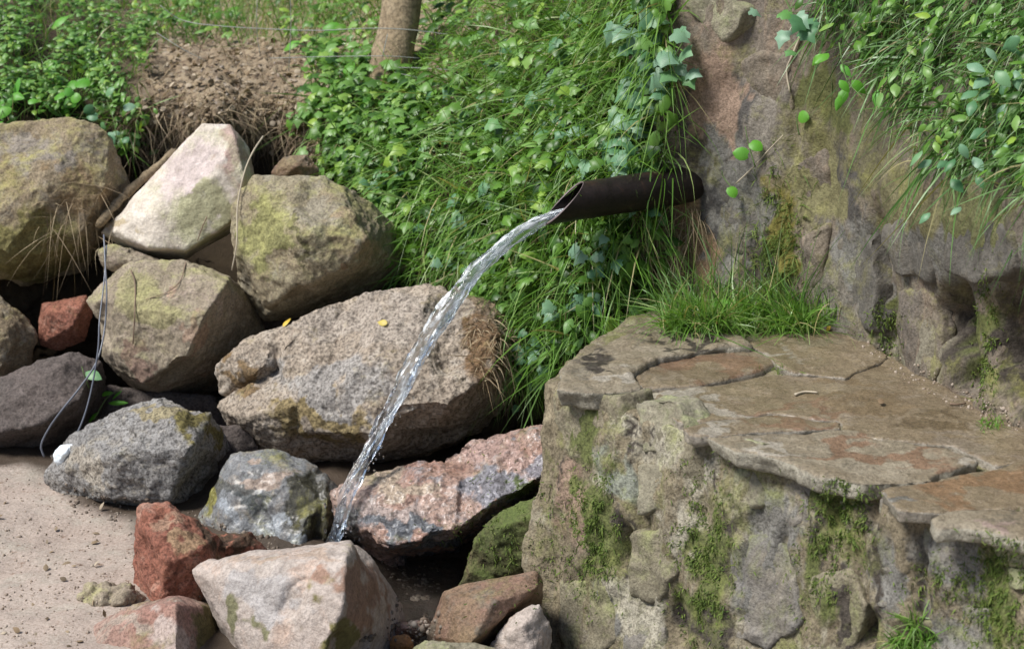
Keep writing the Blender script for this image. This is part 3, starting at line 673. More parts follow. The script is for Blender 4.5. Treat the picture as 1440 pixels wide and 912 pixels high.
bat_n = (nF + Vector((0, 0, batter / 0.75))).normalized()
A0p = Vector((A0.x, A0.y, LZ))
def face_stone(poly, mat, out=0.02, depth=0.07, seed=0, voxel=0.006, label=None, amp=.006, name='stone'):
    pts = [onplane(x, y, A0p, bat_n) for x, y in poly]
    c = sum(pts, Vector()) / len(pts)
    bm = bmesh.new()
    prism(bm, [p + (c - p) * 0.08 + bat_n * out for p in pts], [p - bat_n * depth for p in pts])
    def fn(co, no):
        q = co + seed * 2.3
        return co + no * (fbm(q, 7, 2) * amp * 1.1 + fbm(q * np.array([1, 1, .6]), 26, 4, 0.6) * amp * .45)[:, None]
    o = masonry(bm, name, M[mat], ledge, voxel, 1, fn, warp_amp=.012)
    if label: o['label'] = label
    return o
front_stones = [
    ([(778, 546), (888, 545), (893, 642), (800, 650), (784, 600)], 'ledge_stone', .022, 'squared stone at the upper left corner'),
    ([(897, 556), (958, 566), (982, 602), (958, 640), (905, 636)], 'ledge_stone_pale', .018, None),
    ([(846, 645), (888, 650), (884, 692), (850, 695)], 'ledge_stone_pale', .02, None),
    ([(903, 650), (950, 648), (935, 722), (905, 728)], 'ledge_stone_pale', .016, None),
    ([(962, 610), (1005, 606), (1032, 640), (1000, 702), (968, 692)], 'ledge_stone', .022, None),
    ([(1036, 612), (1085, 628), (1082, 655), (1040, 645)], 'ledge_stone_pale', .016, None),
    ([(1030, 655), (1078, 662), (1082, 705), (1048, 728)], 'ledge_stone_pale', .016, None),
    ([(1088, 642), (1160, 672), (1155, 724), (1110, 742), (1090, 700)], 'ledge_stone_grey', .012, None),
    ([(1040, 762), (1085, 742), (1130, 790), (1134, 880), (1090, 925), (1018, 890), (1030, 800)], 'ledge_stone_grey', .024, 'large grey stone in the lower middle'),
    ([(1240, 705), (1296, 705), (1298, 765), (1245, 745)], 'ledge_stone_grey', .020, None),
    ([(1306, 736), (1378, 738), (1395, 800), (1372, 828), (1312, 802)], 'ledge_stone_grey', .028, 'grey squared stone under the brown slab'),
    ([(1402, 758), (1470, 762), (1470, 792), (1412, 800)], 'ledge_stone_pale', .03, None),
    ([(1414, 795), (1470, 792), (1470, 832), (1425, 830)], 'ledge_stone_pale', .03, None),
    ([(1182, 695), (1228, 704), (1222, 758), (1190, 750)], 'ledge_stone', .004, None),
    ([(1248, 775), (1290, 804), (1282, 862), (1240, 852)], 'ledge_stone_grey', .016, None),
    ([(1330, 835), (1400, 850), (1404, 930), (1330, 930)], 'ledge_stone_grey', .018, None),
    ([(890, 745), (945, 735), (960, 800), (930, 862), (885, 842)], 'ledge_stone', .012, None),
    ([(804, 705), (850, 706), (858, 770), (812, 790)], 'ledge_stone', .012, None),
    ([(786, 808), (856, 806), (878, 900), (800, 940)], 'ledge_stone', .016, None),
    ([(1142, 805), (1200, 785), (1232, 850), (1200, 935), (1150, 935)], 'ledge_stone', .018, None),
    ([(888, 868), (940, 880), (930, 950), (880, 950)], 'ledge_stone_grey', .012, None),
    ([(1290, 868), (1325, 860), (1325, 950), (1270, 950)], 'ledge_stone', .012, None)]
for k, (poly, mt, out, lb) in enumerate(front_stones): face_stone(poly, mt, out * .3 + .0075, seed=k + 1, label=lb, amp=.005)

def top_slab(poly, mat, up, thick=0.06, seed=0, label=None, tilt=0.0, amp=.003, voxel=.006, basin=0.0):
    pts = [G(x, y, LZ + up) for x, y in poly]
    c = sum(pts, Vector()) / len(pts)
    bm = bmesh.new()
    prism(bm, pts, [p + (c - p) * 0.05 - Vector((0, 0, thick)) for p in pts])
    rad = max((p - c).length for p in pts)
    def fn(co, no):
        q = co + seed * 1.9
        d = fbm(q, 7, 3) * amp * 1.5 + fbm(q, 30, 4, .6) * amp * .6
        co = co + no * d[:, None]
        if basin:
            rr = np.clip(1 - (((co[:, 0] - c.x) ** 2 + (co[:, 1] - c.y) ** 2) / rad ** 2) * 1.6, 0, 1)
            co[:, 2] -= basin * rr
        return co
    o = masonry(bm, 'slab', M[mat], ledge, voxel, 2, fn, warp_amp=.010, warp_z=.1)
    if label: o['label'] = label
    return o
RED, RIM, WETB = (.30, .195, .125), (.50, .45, .37), (.20, .15, .09)
def tslab(poly, mat, up, spec, **kw):
    o = top_slab(poly, mat, up, **kw)
    patches(o.data, get_co(o.data) + np.array(ledge.location), spec)
tslab([(780, 545), (798, 505), (862, 474), (930, 458), (1030, 466), (1062, 486), (1010, 487), (925, 503), (893, 523), (905, 545), (830, 552)], 'slab_pale', .016,
      [(830, 500, 30, 12, DARKC), (870, 535, 50, 12, RIM), (960, 480, 60, 8, DARKC), (1000, 465, 40, 6, (.33, .27, .18))], seed=1, label='pale chipped rim slab at the left end', amp=.005, thick=.045)
tslab([(892, 524), (955, 497), (1056, 486), (1100, 504), (1060, 522), (975, 540), (905, 545)], 'slab', .004, [(1000, 512, 85, 20, RED)], seed=2, label='reddish worn slab at the left end', basin=.004)
tslab([(1054, 480), (1100, 461), (1195, 461), (1250, 500), (1190, 530), (1108, 522)], 'slab', .009, [(1090, 500, 30, 10, RIM), (1150, 480, 40, 15, (.30, .25, .17))], seed=3, label='brown slab below the grass tuft', thick=.03)
tslab([(912, 566), (925, 548), (1000, 541), (1108, 523), (1190, 531), (1250, 501), (1330, 540), (1440, 602), (1520, 650), (1400, 652), (1340, 625), (1190, 612), (1185, 590), (1090, 580), (1000, 590), (950, 592)], 'slab', .003,
      [(960, 560, 50, 14, RIM), (1010, 585, 60, 8, RIM), (1120, 580, 90, 9, RED), (1300, 590, 60, 14, WETB), (1200, 560, 90, 12, (.27, .20, .12)), (1350, 620, 40, 12, (.33, .27, .2))], seed=4, label='broad wet brown slab in the middle of the top')
tslab([(955, 602), (1000, 592), (1090, 582), (1184, 592), (1188, 600), (1110, 604), (1060, 606), (1005, 612), (970, 612)], 'slab', .008, [(1110, 592, 80, 8, RED), (1010, 600, 40, 8, RIM)], seed=5, label='thin reddish slab', thick=.025)
tslab([(990, 612), (1060, 608), (1190, 602), (1330, 626), (1376, 650), (1340, 660), (1308, 666), (1310, 672), (1215, 680), (1150, 664), (1084, 640), (1030, 632)], 'slab_pale', .006,
      [(1220, 636, 120, 12, RED), (1250, 612, 120, 9, (.33, .28, .2)), (1070, 620, 40, 8, RIM), (1360, 650, 20, 10, RIM)], seed=7, label='pale grey edge slab with a worn reddish hollow', basin=.006, thick=.035)
tslab([(1236, 688), (1310, 672), (1440, 644), (1560, 660), (1600, 735), (1440, 712), (1330, 716), (1262, 714)], 'slab', .010, [(1380, 680, 110, 22, (.33, .21, .12)), (1265, 700, 24, 12, PURP)], seed=9, label='broad red brown slab at the right end', basin=.004, thick=.03)
tslab([(1300, 724), (1330, 718), (1440, 715), (1600, 740), (1600, 790), (1440, 754), (1385, 742), (1310, 738)], 'slab_pale', .004, [(1400, 735, 40, 5, (.42, .32, .27)), (1420, 722, 60, 6, (.26, .22, .16))], seed=10, thick=.03)

# ------------------------------------------------------------------ rock wall behind the ledge
wall = empty('rock_wall', (W1.x, W1.y, 0))
tag(wall, 'streaked old stone wall at the right, with the pipe coming out of it', 'wall')
Wm1 = Vector((W0.x - .16, W0.y + .4, 0))
path = [Wm1, W0, Vector((W1.x, W1.y, 0)), Vector((W3.x, W3.y, 0))]
segl = [(path[i + 1] - path[i]).length for i in range(3)]
L = sum(segl)
nu, nv = 330, 150
us = np.linspace(0, L, nu); zs = np.linspace(-0.25, 1.75, nv)
def path_at(u):
    for i in range(3):
        if u <= segl[i] or i == 2:
            d = (path[i + 1] - path[i]).normalized()
            return path[i] + d * u, Vector((d.y, -d.x, 0))
        u -= segl[i]
base = np.array([list(path_at(u)[0]) + list(path_at(u)[1]) for u in us])
nn = base[:, 3:].copy()
ker = np.exp(-np.linspace(-2, 2, 31) ** 2); ker /= ker.sum()
for k in range(3):
    nn[:, k] = np.convolve(np.pad(nn[:, k], 15, mode='edge'), ker, 'valid')
nn /= np.linalg.norm(nn, axis=1)[:, None]
if nn[nu // 2, 0] > 0: nn = -nn
U, Z = np.meshgrid(us, zs)
bx = np.interp(U.ravel(), us, base[:, 0]); by = np.interp(U.ravel(), us, base[:, 1])
co = np.stack([bx, by, Z.ravel()], 1)
NO = np.stack([np.interp(U.ravel(), us, nn[:, k]) for k in range(3)], 1)
uu, zz = U.ravel(), Z.ravel()
st = co * np.array([1, 1, 0.45])
d = fbm(st, 3.2, 2) * 0.035 + fbm(st, 10, 4, 0.55) * 0.014 + fbm(st, 26, 3, 0.6, True) * 0.005
s2 = segl[0] + segl[1]
d += np.where(uu > s2, 1, 0) * (0.05 * np.exp(-((zz - 0.82) / 0.12) ** 2)) * np.clip((uu - s2) / 0.3, 0, 1)
d -= 0.35 * np.clip(zz - 1.02 + 0.0 * uu, 0, 1) * np.clip((uu - s2) / 0.3 + .3, 0, 1)       # leans back into the soil
d -= 0.10 * np.clip(zz - 0.9, 0, 1)
pp = co + NO * d[:, None]
px, py = project(pp)
for (cx_, cy_, rx, ry, dd) in ((1343, 450, 18, 42, .24), (1358, 520, 13, 34, .22), (1424, 480, 18, 74, .25), (1250, 440, 8, 60, .035), (1235, 360, 12, 60, .03), (1060, 320, 10, 70, .015), (990, 330, 18, 60, .02), (1120, 150, 10, 60, .02), (1480, 480, 30, 60, .1)):
    d -= dd * np.exp(-np.clip((((px - cx_) / rx) ** 2 + ((py - cy_) / ry) ** 2), 0, 30) ** 1.6)
pp = co + NO * d[:, None]
Vw = list(pp)
back = [tuple(np.array([base[i, 0], base[i, 1], 1.75]) + np.array([0.9, 0.9, 0.25])) for i in range(nu)]
back2 = [tuple(np.array([base[i, 0], base[i, 1], -0.25]) + np.array([0.9, 0.9, 0.0])) for i in range(nu)]
faces = [(j * nu + i, (j + 1) * nu + i, (j + 1) * nu + i + 1, j * nu + i + 1) for j in range(nv - 1) for i in range(nu - 1)]
o1 = nu * nv; o2 = o1 + nu
for i in range(nu - 1):
    faces.append(((nv - 1) * nu + i, o1 + i, o1 + i + 1, (nv - 1) * nu + i + 1))
    faces.append((o1 + i, o2 + i, o2 + i + 1, o1 + i + 1))
Vw = np.array([tuple(v) for v in Vw] + back + back2) - np.array(wall.location)
me = mesh_from('wall_face', Vw, faces)
patches(me, Vw + np.array(wall.location), [(1000, 130, 50, 90, ORNG), (1080, 170, 40, 80, (.27, .24, .20)), (970, 330, 40, 90, (.30, .20, .12)), (1012, 300, 22, 90, (.10, .095, .09)), (958, 190, 12, 110, (.12, .10, .09)), (1045, 180, 10, 90, (.13, .12, .11)), (1195, 250, 10, 80, (.12, .11, .10)), (1165, 380, 10, 70, (.13, .12, .10)), (1030, 290, 45, 130, PURP), (1060, 350, 30, 60, DARKC), (1000, 230, 40, 30, DARKC),
    (1090, 330, 25, 100, (.24, .21, .05)), (1150, 250, 50, 80, (.26, .24, .12)), (1140, 130, 40, 60, (.18, .19, .07)), (1210, 370, 40, 80, PURP), (1180, 420, 40, 60, (.27, .24, .20)), (1300, 350, 50, 60, PURP), (1270, 300, 40, 60, (.25, .23, .12)),
    (1285, 470, 35, 70, (.30, .27, .20)), (1240, 450, 20, 60, GREENC), (1300, 560, 60, 40, (.26, .20, .15)), (1360, 310, 60, 60, (.22, .22, .10)), (1400, 370, 50, 40, PURP), (1385, 480, 20, 70, GREENC), (1430, 500, 30, 90, DARKC), (1345, 480, 30, 80, DARKC), (1220, 200, 50, 80, (.19, .17, .11))])
wf = link('wall_face', me, M['wall'], wall); SOLIDS.append(wf)
wall_bvh = BVHTree.FromPolygons([tuple(v + np.array(wall.location)) for v in Vw], faces)
def wall_stone(poly, mat, out=.02, depth=.05, seed=0, label=None, amp=.0045, voxel=.008):
    cx_ = sum(p[0] for p in poly) / len(poly); cy_ = sum(p[1] for p in poly) / len(poly)
    h, n, _, _ = wall_bvh.ray_cast(ORI, ray(cx_, cy_))
    if h is None: return
    if cx_ < 1160: n = Vector((W1.y - W0.y, -(W1.x - W0.x), 0)).normalized()
    else: n = Vector((wd.y, -wd.x, 0)).normalized()
    if n.dot(ray(cx_, cy_)) > 0: n = -n
    pts = [onplane(x, y, h, n) for x, y in poly]
    c = sum(pts, Vector()) / len(pts)
    bm = bmesh.new()
    prism(bm, [p + (c - p) * .1 + n * out for p in pts], [p - n * depth for p in pts])
    def fn(co, no):
        q = (co + seed * 2.3) * np.array([1, 1, .6])
        return co + no * (fbm(q, 8, 3) * amp * 1.6 + fbm(q, 26, 4, 0.6) * amp * .7)[:, None]
    o = masonry(bm, 'stone', M[mat], wall, voxel, 3, fn, warp_amp=.010)
    if label: o['label'] = label
for k, (poly, mt, out, lb) in enumerate([
    ([(958, 0), (1010, -30), (1045, 12), (1046, 45), (1018, 60), (975, 30)], 'ledge_stone_pale', .035, 'greenish grey angular stone at the top of the wall'),
    ([(1035, 75), (1110, 60), (1120, 150), (1100, 230), (1035, 180)], 'wall_plain', .015, None),
    ([(1005, 235), (1040, 190), (1075, 240), (1070, 380), (1010, 350)], 'wall_purple', .008, None),
    ([(1170, 340), (1225, 300), (1235, 400), (1228, 470), (1180, 450)], 'wall_purple', .012, None),
    ([(1235, 310), (1290, 300), (1320, 340), (1310, 400), (1255, 390)], 'wall_purple', .02, 'smooth purple grey stone in the right part'),
    ([(1256, 405), (1312, 400), (1320, 470), (1316, 545), (1262, 535)], 'wall_plain', -.004, None),
    ([(1330, 320), (1400, 305), (1440, 330), (1440, 385), (1380, 405), (1330, 380)], 'wall_purple', .03, None),
    ([(1375, 440), (1398, 440), (1402, 520), (1388, 560), (1372, 520)], 'wall_plain', .0, None),
    ([(1120, 330), (1160, 310), (1165, 400), (1125, 420)], 'wall_plain', .01, None),
    ([(1110, 235), (1160, 200), (1180, 290), (1130, 310)], 'wall_plain', .015, None)]):
    wall_stone(poly, mt, out * .25 - .001, seed=k + 1, label=lb)

# ------------------------------------------------------------------ everything solid, for planting and scattering
def bvh_of(objs):
    V, F, off = [], [], 0
    for o in objs:
        me = o.data
        co = get_co(me) + np.array(o.location) + (np.array(o.parent.location) if o.parent else 0)
        V.extend(map(tuple, co))
        F.extend([tuple(i + off for i in p.vertices) for p in me.polygons])
        off += len(co)
    return BVHTree.FromPolygons(V, F)
bvh_land = bvh_of([bank, wf])
bvh_all = bvh_of([bank, ground] + SOLIDS)
def hit(px, py, b=None):
    h, n, i, dd = (b or bvh_all).ray_cast(ORI, ray(px, py))
    if h is None: return None, None
    if n.dot(ray(px, py)) > 0: n = -n
    return h, n
def in_poly(x, y, poly):
    c = False; j = len(poly) - 1
    for i in range(len(poly)):
        if (poly[i][1] > y) != (poly[j][1] > y) and x < (poly[j][0] - poly[i][0]) * (y - poly[i][1]) / (poly[j][1] - poly[i][1]) + poly[i][0]: c = not c
        j = i
    return c
def sample(poly, n, b=None, clump=0.0, soft=0.0):
    xs = [p[0] for p in poly]; ys = [p[1] for p in poly]
    out = []; tries = 0
    while len(out) < n and tries < n * 30:
        tries += 1
        x, y = random.uniform(min(xs), max(xs)), random.uniform(min(ys), max(ys))
        if in_poly(x + random.gauss(0, soft), y + random.gauss(0, soft), poly):
            if clump and perlin(np.array([[x / 42.0, y / 42.0, len(poly) * 1.3]]))[0] < clump * (random.random() - .35): continue
            h, nrm = hit(x, y, b)
            if h is not None: out.append((h, nrm))
    return out

# ------------------------------------------------------------------ blades and leaves in bulk
def blades_mesh(name, roots, normals, length, width, lift, droop, spread, mat, lean=(0, 0, 0), segs=5, straw=0.04, parent=None, seed=1, tint_hi=0.85):
    r = np.random.default_rng(seed)
    n = len(roots)
    R = np.array([tuple(v) for v in roots]); N = np.array([tuple(v) for v in normals])
    Ls = r.uniform(*length, n); w = r.uniform(*width, n)
    d = N * r.uniform(0.2, 0.8, (n, 1)) + np.array([0, 0, 1]) * lift + np.array(lean) + r.normal(size=(n, 3)) * spread
    d /= np.linalg.norm(d, axis=1)[:, None]
    g = r.uniform(*droop, n)
    rv = r.normal(size=(n, 3))
    side = np.cross(d, rv); side /= np.linalg.norm(side, axis=1)[:, None]
    bend = r.normal(size=(n, 3)) * 0.25
    k = segs
    t = np.linspace(0, 1, k + 1)
    V = np.zeros((n, 2 * k + 1, 3))
    for j, tj in enumerate(t):
        p = R + d * (Ls * tj)[:, None] + (np.array([0, 0, -1]) * g[:, None] + bend) * (Ls * tj ** 2)[:, None]
        ww = (w * (1 - tj ** 1.8) * (0.7 + 0.6 * min(tj * 3, 1)) * 0.5)[:, None]
        if j < k: V[:, 2 * j] = p - side * ww; V[:, 2 * j + 1] = p + side * ww
        else: V[:, 2 * k] = p
    nvb = 2 * k + 1
    basei = (np.arange(n) * nvb)[:, None]
    quads = np.concatenate([basei + np.array([2 * j, 2 * j + 1, 2 * j + 3, 2 * j + 2]) for j in range(k - 1)], 0)
    tris = basei + np.array([2 * k - 2, 2 * k - 1, 2 * k])
    me = raw_mesh(name, V.reshape(-1, 3), quads, tris)
    tint = r.uniform(0, tint_hi, n); tint[r.uniform(size=n) < straw] = 1.0
    at = me.attributes.new('tint', 'FLOAT', 'POINT'); at.data.foreach_set('value', np.repeat(tint, nvb))
    return me
def raw_mesh(name, V, quads, tris):
    me = bpy.data.meshes.new(name)
    me.vertices.add(len(V)); me.vertices.foreach_set('co', V.ravel())
    nq, nt_ = len(quads), len(tris)
    me.loops.add(nq * 4 + nt_ * 3)
    me.loops.foreach_set('vertex_index', np.concatenate([quads.ravel(), tris.ravel()]).astype(np.int32))
    me.polygons.add(nq + nt_)
    me.polygons.foreach_set('loop_start', np.concatenate([np.arange(nq) * 4, nq * 4 + np.arange(nt_) * 3]).astype(np.int32))
    me.update(calc_edges=True); me.validate()
    me.shade_smooth()
    return me
# leaf outlines: (x along the leaf, half width), folded along the midrib
def leaf_shape(kind):
    if kind == 'ivy': prof = [(0, .0), (-.10, .28), (.06, .50), (.22, .36), (.42, .46), (.62, .22), (1.0, 0)]
    elif kind == 'oval': prof = [(0, 0), (.12, .16), (.35, .27), (.6, .24), (.85, .11), (1.0, 0)]
    elif kind == 'round': prof = [(0, 0), (-.06, .25), (.15, .45), (.45, .5), (.75, .36), (.92, .14), (1.0, 0)]
    else: prof = [(0, 0), (.2, .10), (.5, .14), (.8, .09), (1.0, 0)]
    n = len(prof)
    V = []; F = []
    def zc(x, y): return -0.22 * abs(y) ** 1.0 * 0.9 + 0.10 * math.sin(max(0, min(1, x)) * math.pi) - 0.12 * max(x, 0) ** 2
    for x, y in prof: V.append((max(x, 0) if y == 0 else max(x, .0), 0, zc(x, 0) + .05))
    for x, y in prof[1:-1]: V.append((x, y, zc(x, y)))
    for x, y in prof[1:-1]: V.append((x, -y, zc(x, y)))
    m = n - 2
    L_ = lambda i: n + i - 1; R_ = lambda i: n + m + i - 1
    T = [(0, 1, L_(1)), (0, R_(1), 1)]
    for i in range(1, n - 2):
        T += [(i, i + 1, L_(i + 1)), (i, L_(i + 1), L_(i)), (i, R_(i + 1), i + 1), (i, R_(i), R_(i + 1))]
    T += [(n - 2, n - 1, L_(n - 2)), (n - 2, R_(n - 2), n - 1)]
    return np.array(V, float), np.array(T)
def leaf_frames(N, r, n, out=0.7, down=0.5, jitter=0.6):
    nz = N * out + np.array([0, 0, 0.6]) + np.array([-.15, -.3, 0]) + r.normal(size=(n, 3)) * jitter * 0.6
    nz /= np.linalg.norm(nz, axis=1)[:, None]
    tx = np.array([0, 0, -down]) + N * 0.4 + r.normal(size=(n, 3)) * jitter
    tx -= (tx * nz).sum(1)[:, None] * nz
    tx /= np.linalg.norm(tx, axis=1)[:, None]
    ty = np.cross(nz, tx)
    return tx, ty, nz
def leaves_mesh(name, kind, roots, normals, size, seed, lift=(0.01, 0.06), **kw):
    if size[0] < .03 and kind == 'oval': size = (size[0] * .8, size[1] * 1.15)
    r = np.random.default_rng(seed)
    n = len(roots)
    R = np.array([tuple(v) for v in roots]); N = np.array([tuple(v) for v in normals])
    V0, T0 = leaf_shape(kind)
    tx, ty, nz = leaf_frames(N, r, n, **kw)
    s = r.uniform(*size, n)[:, None, None]
    R = R + N * r.uniform(*lift, n)[:, None] + np.array([0, 0, 1]) * r.uniform(lift[0], lift[1], n)[:, None] * .5
    V = R[:, None] + s * (V0[None, :, 0:1] * tx[:, None] + V0[None, :, 1:2] * ty[:, None] + V0[None, :, 2:3] * nz[:, None])
    T = (np.arange(n) * len(V0))[:, None, None] + T0[None]
    me = raw_mesh(name, V.reshape(-1, 3), np.zeros((0, 4), int), T.reshape(-1, 3))
    at = me.attributes.new('tint', 'FLOAT', 'POINT'); at.data.foreach_set('value', np.repeat(r.uniform(0, 1, n), len(V0)))
    return me
def put(name, me, mat, label=None, cat=None, kind='stuff', group=None):
    return tag(link(name, me, M[mat]), label, cat, group, kind)

R1 = [(-350, -140), (225, -140), (215, 55), (190, 130), (195, 215), (165, 215), (120, 168), (0, 182), (-350, 190)]
R2 = [(200, -140), (640, -140), (560, 60), (440, 62), (330, 66), (210, 60)]
R3 = [(450, 60), (560, 95), (610, 60), (620, -140), (950, -140), (952, 60), (935, 240), (915, 330), (935, 440), (920, 462), (870, 470), (800, 500), (765, 535), (705, 470), (660, 400), (590, 400), (555, 330), (520, 268), (470, 240), (440, 150)]
R3b = [(430, 60), (560, 95), (600, 200), (570, 330), (520, 265), (460, 235), (430, 150)]
R4 = [(1170, -140), (1750, -140), (1750, 330), (1440, 265), (1370, 235), (1320, 240), (1290, 170), (1240, 110), (1200, 60), (1150, 20)]
R5 = [(925, 470), (925, 420), (975, 390), (1060, 400), (1120, 420), (1160, 455), (1150, 464), (1050, 470)]
grass_specs = [
    (R1, 5200, (.06, .16), (.002, .004), .9, (.2, .9), .55, 'grass', (0, 0, 0), bvh_land),
    (R2, 6000, (.06, .20), (.002, .004), 1.0, (.1, .8), .5, 'grass', (0, 0, 0), bvh_land),
    (R3, 8500, (.09, .24), (.003, .0055), .65, (.2, 1.2), .7, 'grass', (-.25, -.2, 0), bvh_land),
    (R4, 6500, (.05, .15), (.003, .0055), .35, (.3, 1.3), .8, 'grass_blue', (-.2, -.1, 0), bvh_land)]
def grass_block(label, spec, seed, straw=.05):
    poly, n, ln, w, lift, dr, sp, mt, lean, b = spec
    s = sample(poly, n, b, soft=13)
    me = blades_mesh('grass', [q[0] for q in s], [q[1] for q in s], ln, w, lift, dr, sp, mt, lean, seed=seed, straw=straw)
    return put('grass', me, mt, label, 'grass')
grass_block('green grass growing on the upper left bank', grass_specs[0], 1)
grass_block('sparse grass along the top of the bare earth', grass_specs[1], 2, .15)
grass_block('long tangled grass hanging down the bank behind the pipe', grass_specs[2], 3)
grass_block('long drooping grass over the top of the stone wall', grass_specs[3], 4)
def leaf_block(label, poly, n, kind, size, mat, seed, b=bvh_land, lift=(.01, .07), **kw):
    s = sample(poly, n, b, clump=.9, soft=13)
    return put('ground_cover', leaves_mesh('cover', kind, [q[0] for q in s], [q[1] for q in s], size, seed, lift, **kw), mat, label, 'ground cover')
for lb, spec, sd in (('scattered long pale blades arching over the bank grass', (R3, 450, (.14, .26), (.003, .005), .6, (.4, 1.6), .8, 'grass', (-.2, -.35, 0), bvh_land), 5),
                     ('scattered long pale blades arching over the wall top', (R4, 100, (.10, .18), (.003, .005), .5, (.4, 1.6), .8, 'grass', (-.4, -.25, 0), bvh_land), 6),
                     ('longer grass blades among the upper left weeds', (R1, 700, (.10, .24), (.002, .0035), .9, (.2, 1.2), .7, 'grass', (0, -.2, 0), bvh_land), 7)):
    grass_block(lb, spec, sd, .2)
leaf_block('small leafy weeds on the upper left bank', R1, 8500, 'oval', (.015, .034), 'small_leaf', 11)
leaf_block('small green leaves along the bank top', R2, 1300, 'oval', (.02, .045), 'small_leaf', 12)
leaf_block('small leaves among the grass behind the pipe', R3, 900, 'oval', (.03, .055), 'small_leaf', 13, lift=(.01, .07))
leaf_block('lobed leaves among the grass behind the pipe', R3, 450, 'ivy', (.025, .05), 'small_leaf', 17, lift=(.02, .08))
leaf_block('ferny small leaves left of the hanging grass', R3b, 600, 'ivy', (.025, .05), 'small_leaf', 14)
leaf_block('small leaves among the grass over the wall', R4, 1000, 'oval', (.018, .036), 'small_leaf', 15)
# dead leaves and crumbs on the bare earth
s = sample([(195, 60), (450, 55), (470, 170), (430, 245), (300, 180), (195, 170)], 900, bvh_land)
s2 = sample([(190, 40), (480, 40), (480, 190), (190, 190)], 900, bvh_land, soft=10)
put('dead_grass', blades_mesh('deadg', [q[0] for q in s2], [q[1] for q in s2], (.05, .14), (.0015, .003), .3, (.2, 1.3), 1.0, 'straw', seed=29, straw=.2, tint_hi=1), 'straw', 'dry straw and stalks lying over the bare earth', 'dead grass')
put('dead_leaves', leaves_mesh('dead', 'round', [q[0] for q in s], [q[1] for q in s], (.007, .022), 21, (0, .012), jitter=1.2), 'dead_leaf', 'dry brown leaf litter on the bare earth of the bank', 'leaf litter')
s = sample([(150, 140), (470, 140), (470, 250), (330, 180), (300, 215), (190, 235)], 1500, bvh_land)
put('dead_grass', blades_mesh('deadg', [q[0] for q in s], [q[1] for q in s], (.04, .12), (.0015, .0028), .2, (.3, 1.3), .8, 'straw', seed=22, straw=.2, tint_hi=1), 'straw', 'dry roots and dead grass hanging below the bare earth', 'dead grass')
s = sample([(60, 290), (145, 240), (175, 300), (160, 350), (120, 360), (70, 340)], 140, bvh_all)
put('dead_grass', blades_mesh('deadg', [q[0] for q in s], [q[1] for q in s], (.06, .16), (.0012, .002), .1, (.2, 1.2), .9, 'straw', seed=23, tint_hi=1), 'straw', 'wisps of dry grass on the large tan boulder', 'dead grass')
s = sample([(900, 250), (1000, 300), (930, 470), (900, 420)], 260, bvh_all)
put('dead_grass', blades_mesh('deadg', [q[0] for q in s], [q[1] for q in s], (.05, .13), (.0015, .0025), -.4, (.6, 1.4), .4, 'straw', seed=24, tint_hi=1), 'straw', 'brown roots hanging beside the wall under the pipe', 'dead grass')
s = sample([(655, 440), (740, 450), (745, 560), (700, 560), (660, 520)], 500, bvh_all)
put('dead_grass', blades_mesh('deadg', [q[0] for q in s], [q[1] for q in s], (.02, .06), (.0015, .0025), -.2, (.2, 1.2), .7, 'straw', seed=25, tint_hi=1), 'straw', 'brown matted roots on the right end of the biggest boulder', 'dead grass')

# moss patches: short dense tufts on real surfaces
def moss_patch(label, poly, n, seed, ln=(.004, .011)):
    xs = [p[0] for p in poly]; ys = [p[1] for p in poly]
    cx_, cy_ = (min(xs) + max(xs)) / 2, (min(ys) + max(ys)) / 2
    rx, ry = (max(xs) - min(xs)) * .42, (max(ys) - min(ys)) * .42
    s = []
    for _ in range(n * 4):
        if len(s) >= n * 1.5: break
        x, y = random.gauss(cx_, rx), random.gauss(cy_, ry)
        if perlin(np.array([[x / 13, y / 22, seed * 2.7]]))[0] + perlin(np.array([[x / 5, y / 7, seed * 1.7]]))[0] * .5 < random.gauss(.08, .12): continue
        h, nr = hit(x, y)
        if h is not None and nr.z < .9: s.append((h, nr))
    if not s: return
    me = blades_mesh('moss', [q[0] for q in s], [q[1] for q in s], ln, (.0016, .003), .1, (.2, .8), .9, 'moss', segs=2, seed=seed, straw=.0)
    put('moss', me, 'moss', label, 'moss')
moss_patch('bright green moss strip under the squared corner stone of the ledge', [(815, 700), (850, 690), (855, 770), (835, 800), (812, 770)], 1500, 31)
moss_patch('moss streak in the middle of the ledge face', [(965, 720), (1005, 730), (1015, 830), (1000, 900), (960, 850)], 1700, 32)
moss_patch('dark moss beneath the pale edge slab of the ledge', [(1160, 680), (1210, 690), (1200, 760), (1170, 760)], 1000, 33)
moss_patch('moss streak near the right edge of the ledge face', [(1385, 780), (1425, 800), (1440, 912), (1400, 912), (1375, 850)], 1500, 34)
moss_patch('thin moss in the ledge joint left of the grass tuft', [(1130, 740), (1175, 760), (1180, 860), (1140, 850)], 500, 35)
moss_patch('moss on the leaning stone at the foot of the ledge', [(660, 790), (700, 730), (780, 690), (790, 780), (720, 815)], 700, 36, (.004, .012))
moss_patch('yellow green moss column on the wall behind the grass tuft', [(1070, 300), (1105, 290), (1115, 430), (1070, 440)], 1100, 37, (.01, .035))
moss_patch('moss in the cleft at the foot of the wall', [(1232, 430), (1252, 440), (1258, 480), (1228, 490)], 400, 38)
moss_patch('moss streaks in the dark wall hollows at the right', [(1376, 420), (1398, 430), (1395, 540), (1376, 500)], 500, 39)
moss_patch('low green weeds along the joint of the ledge under the grey slab', [(1290, 800), (1370, 820), (1360, 840), (1290, 825)], 300, 40)

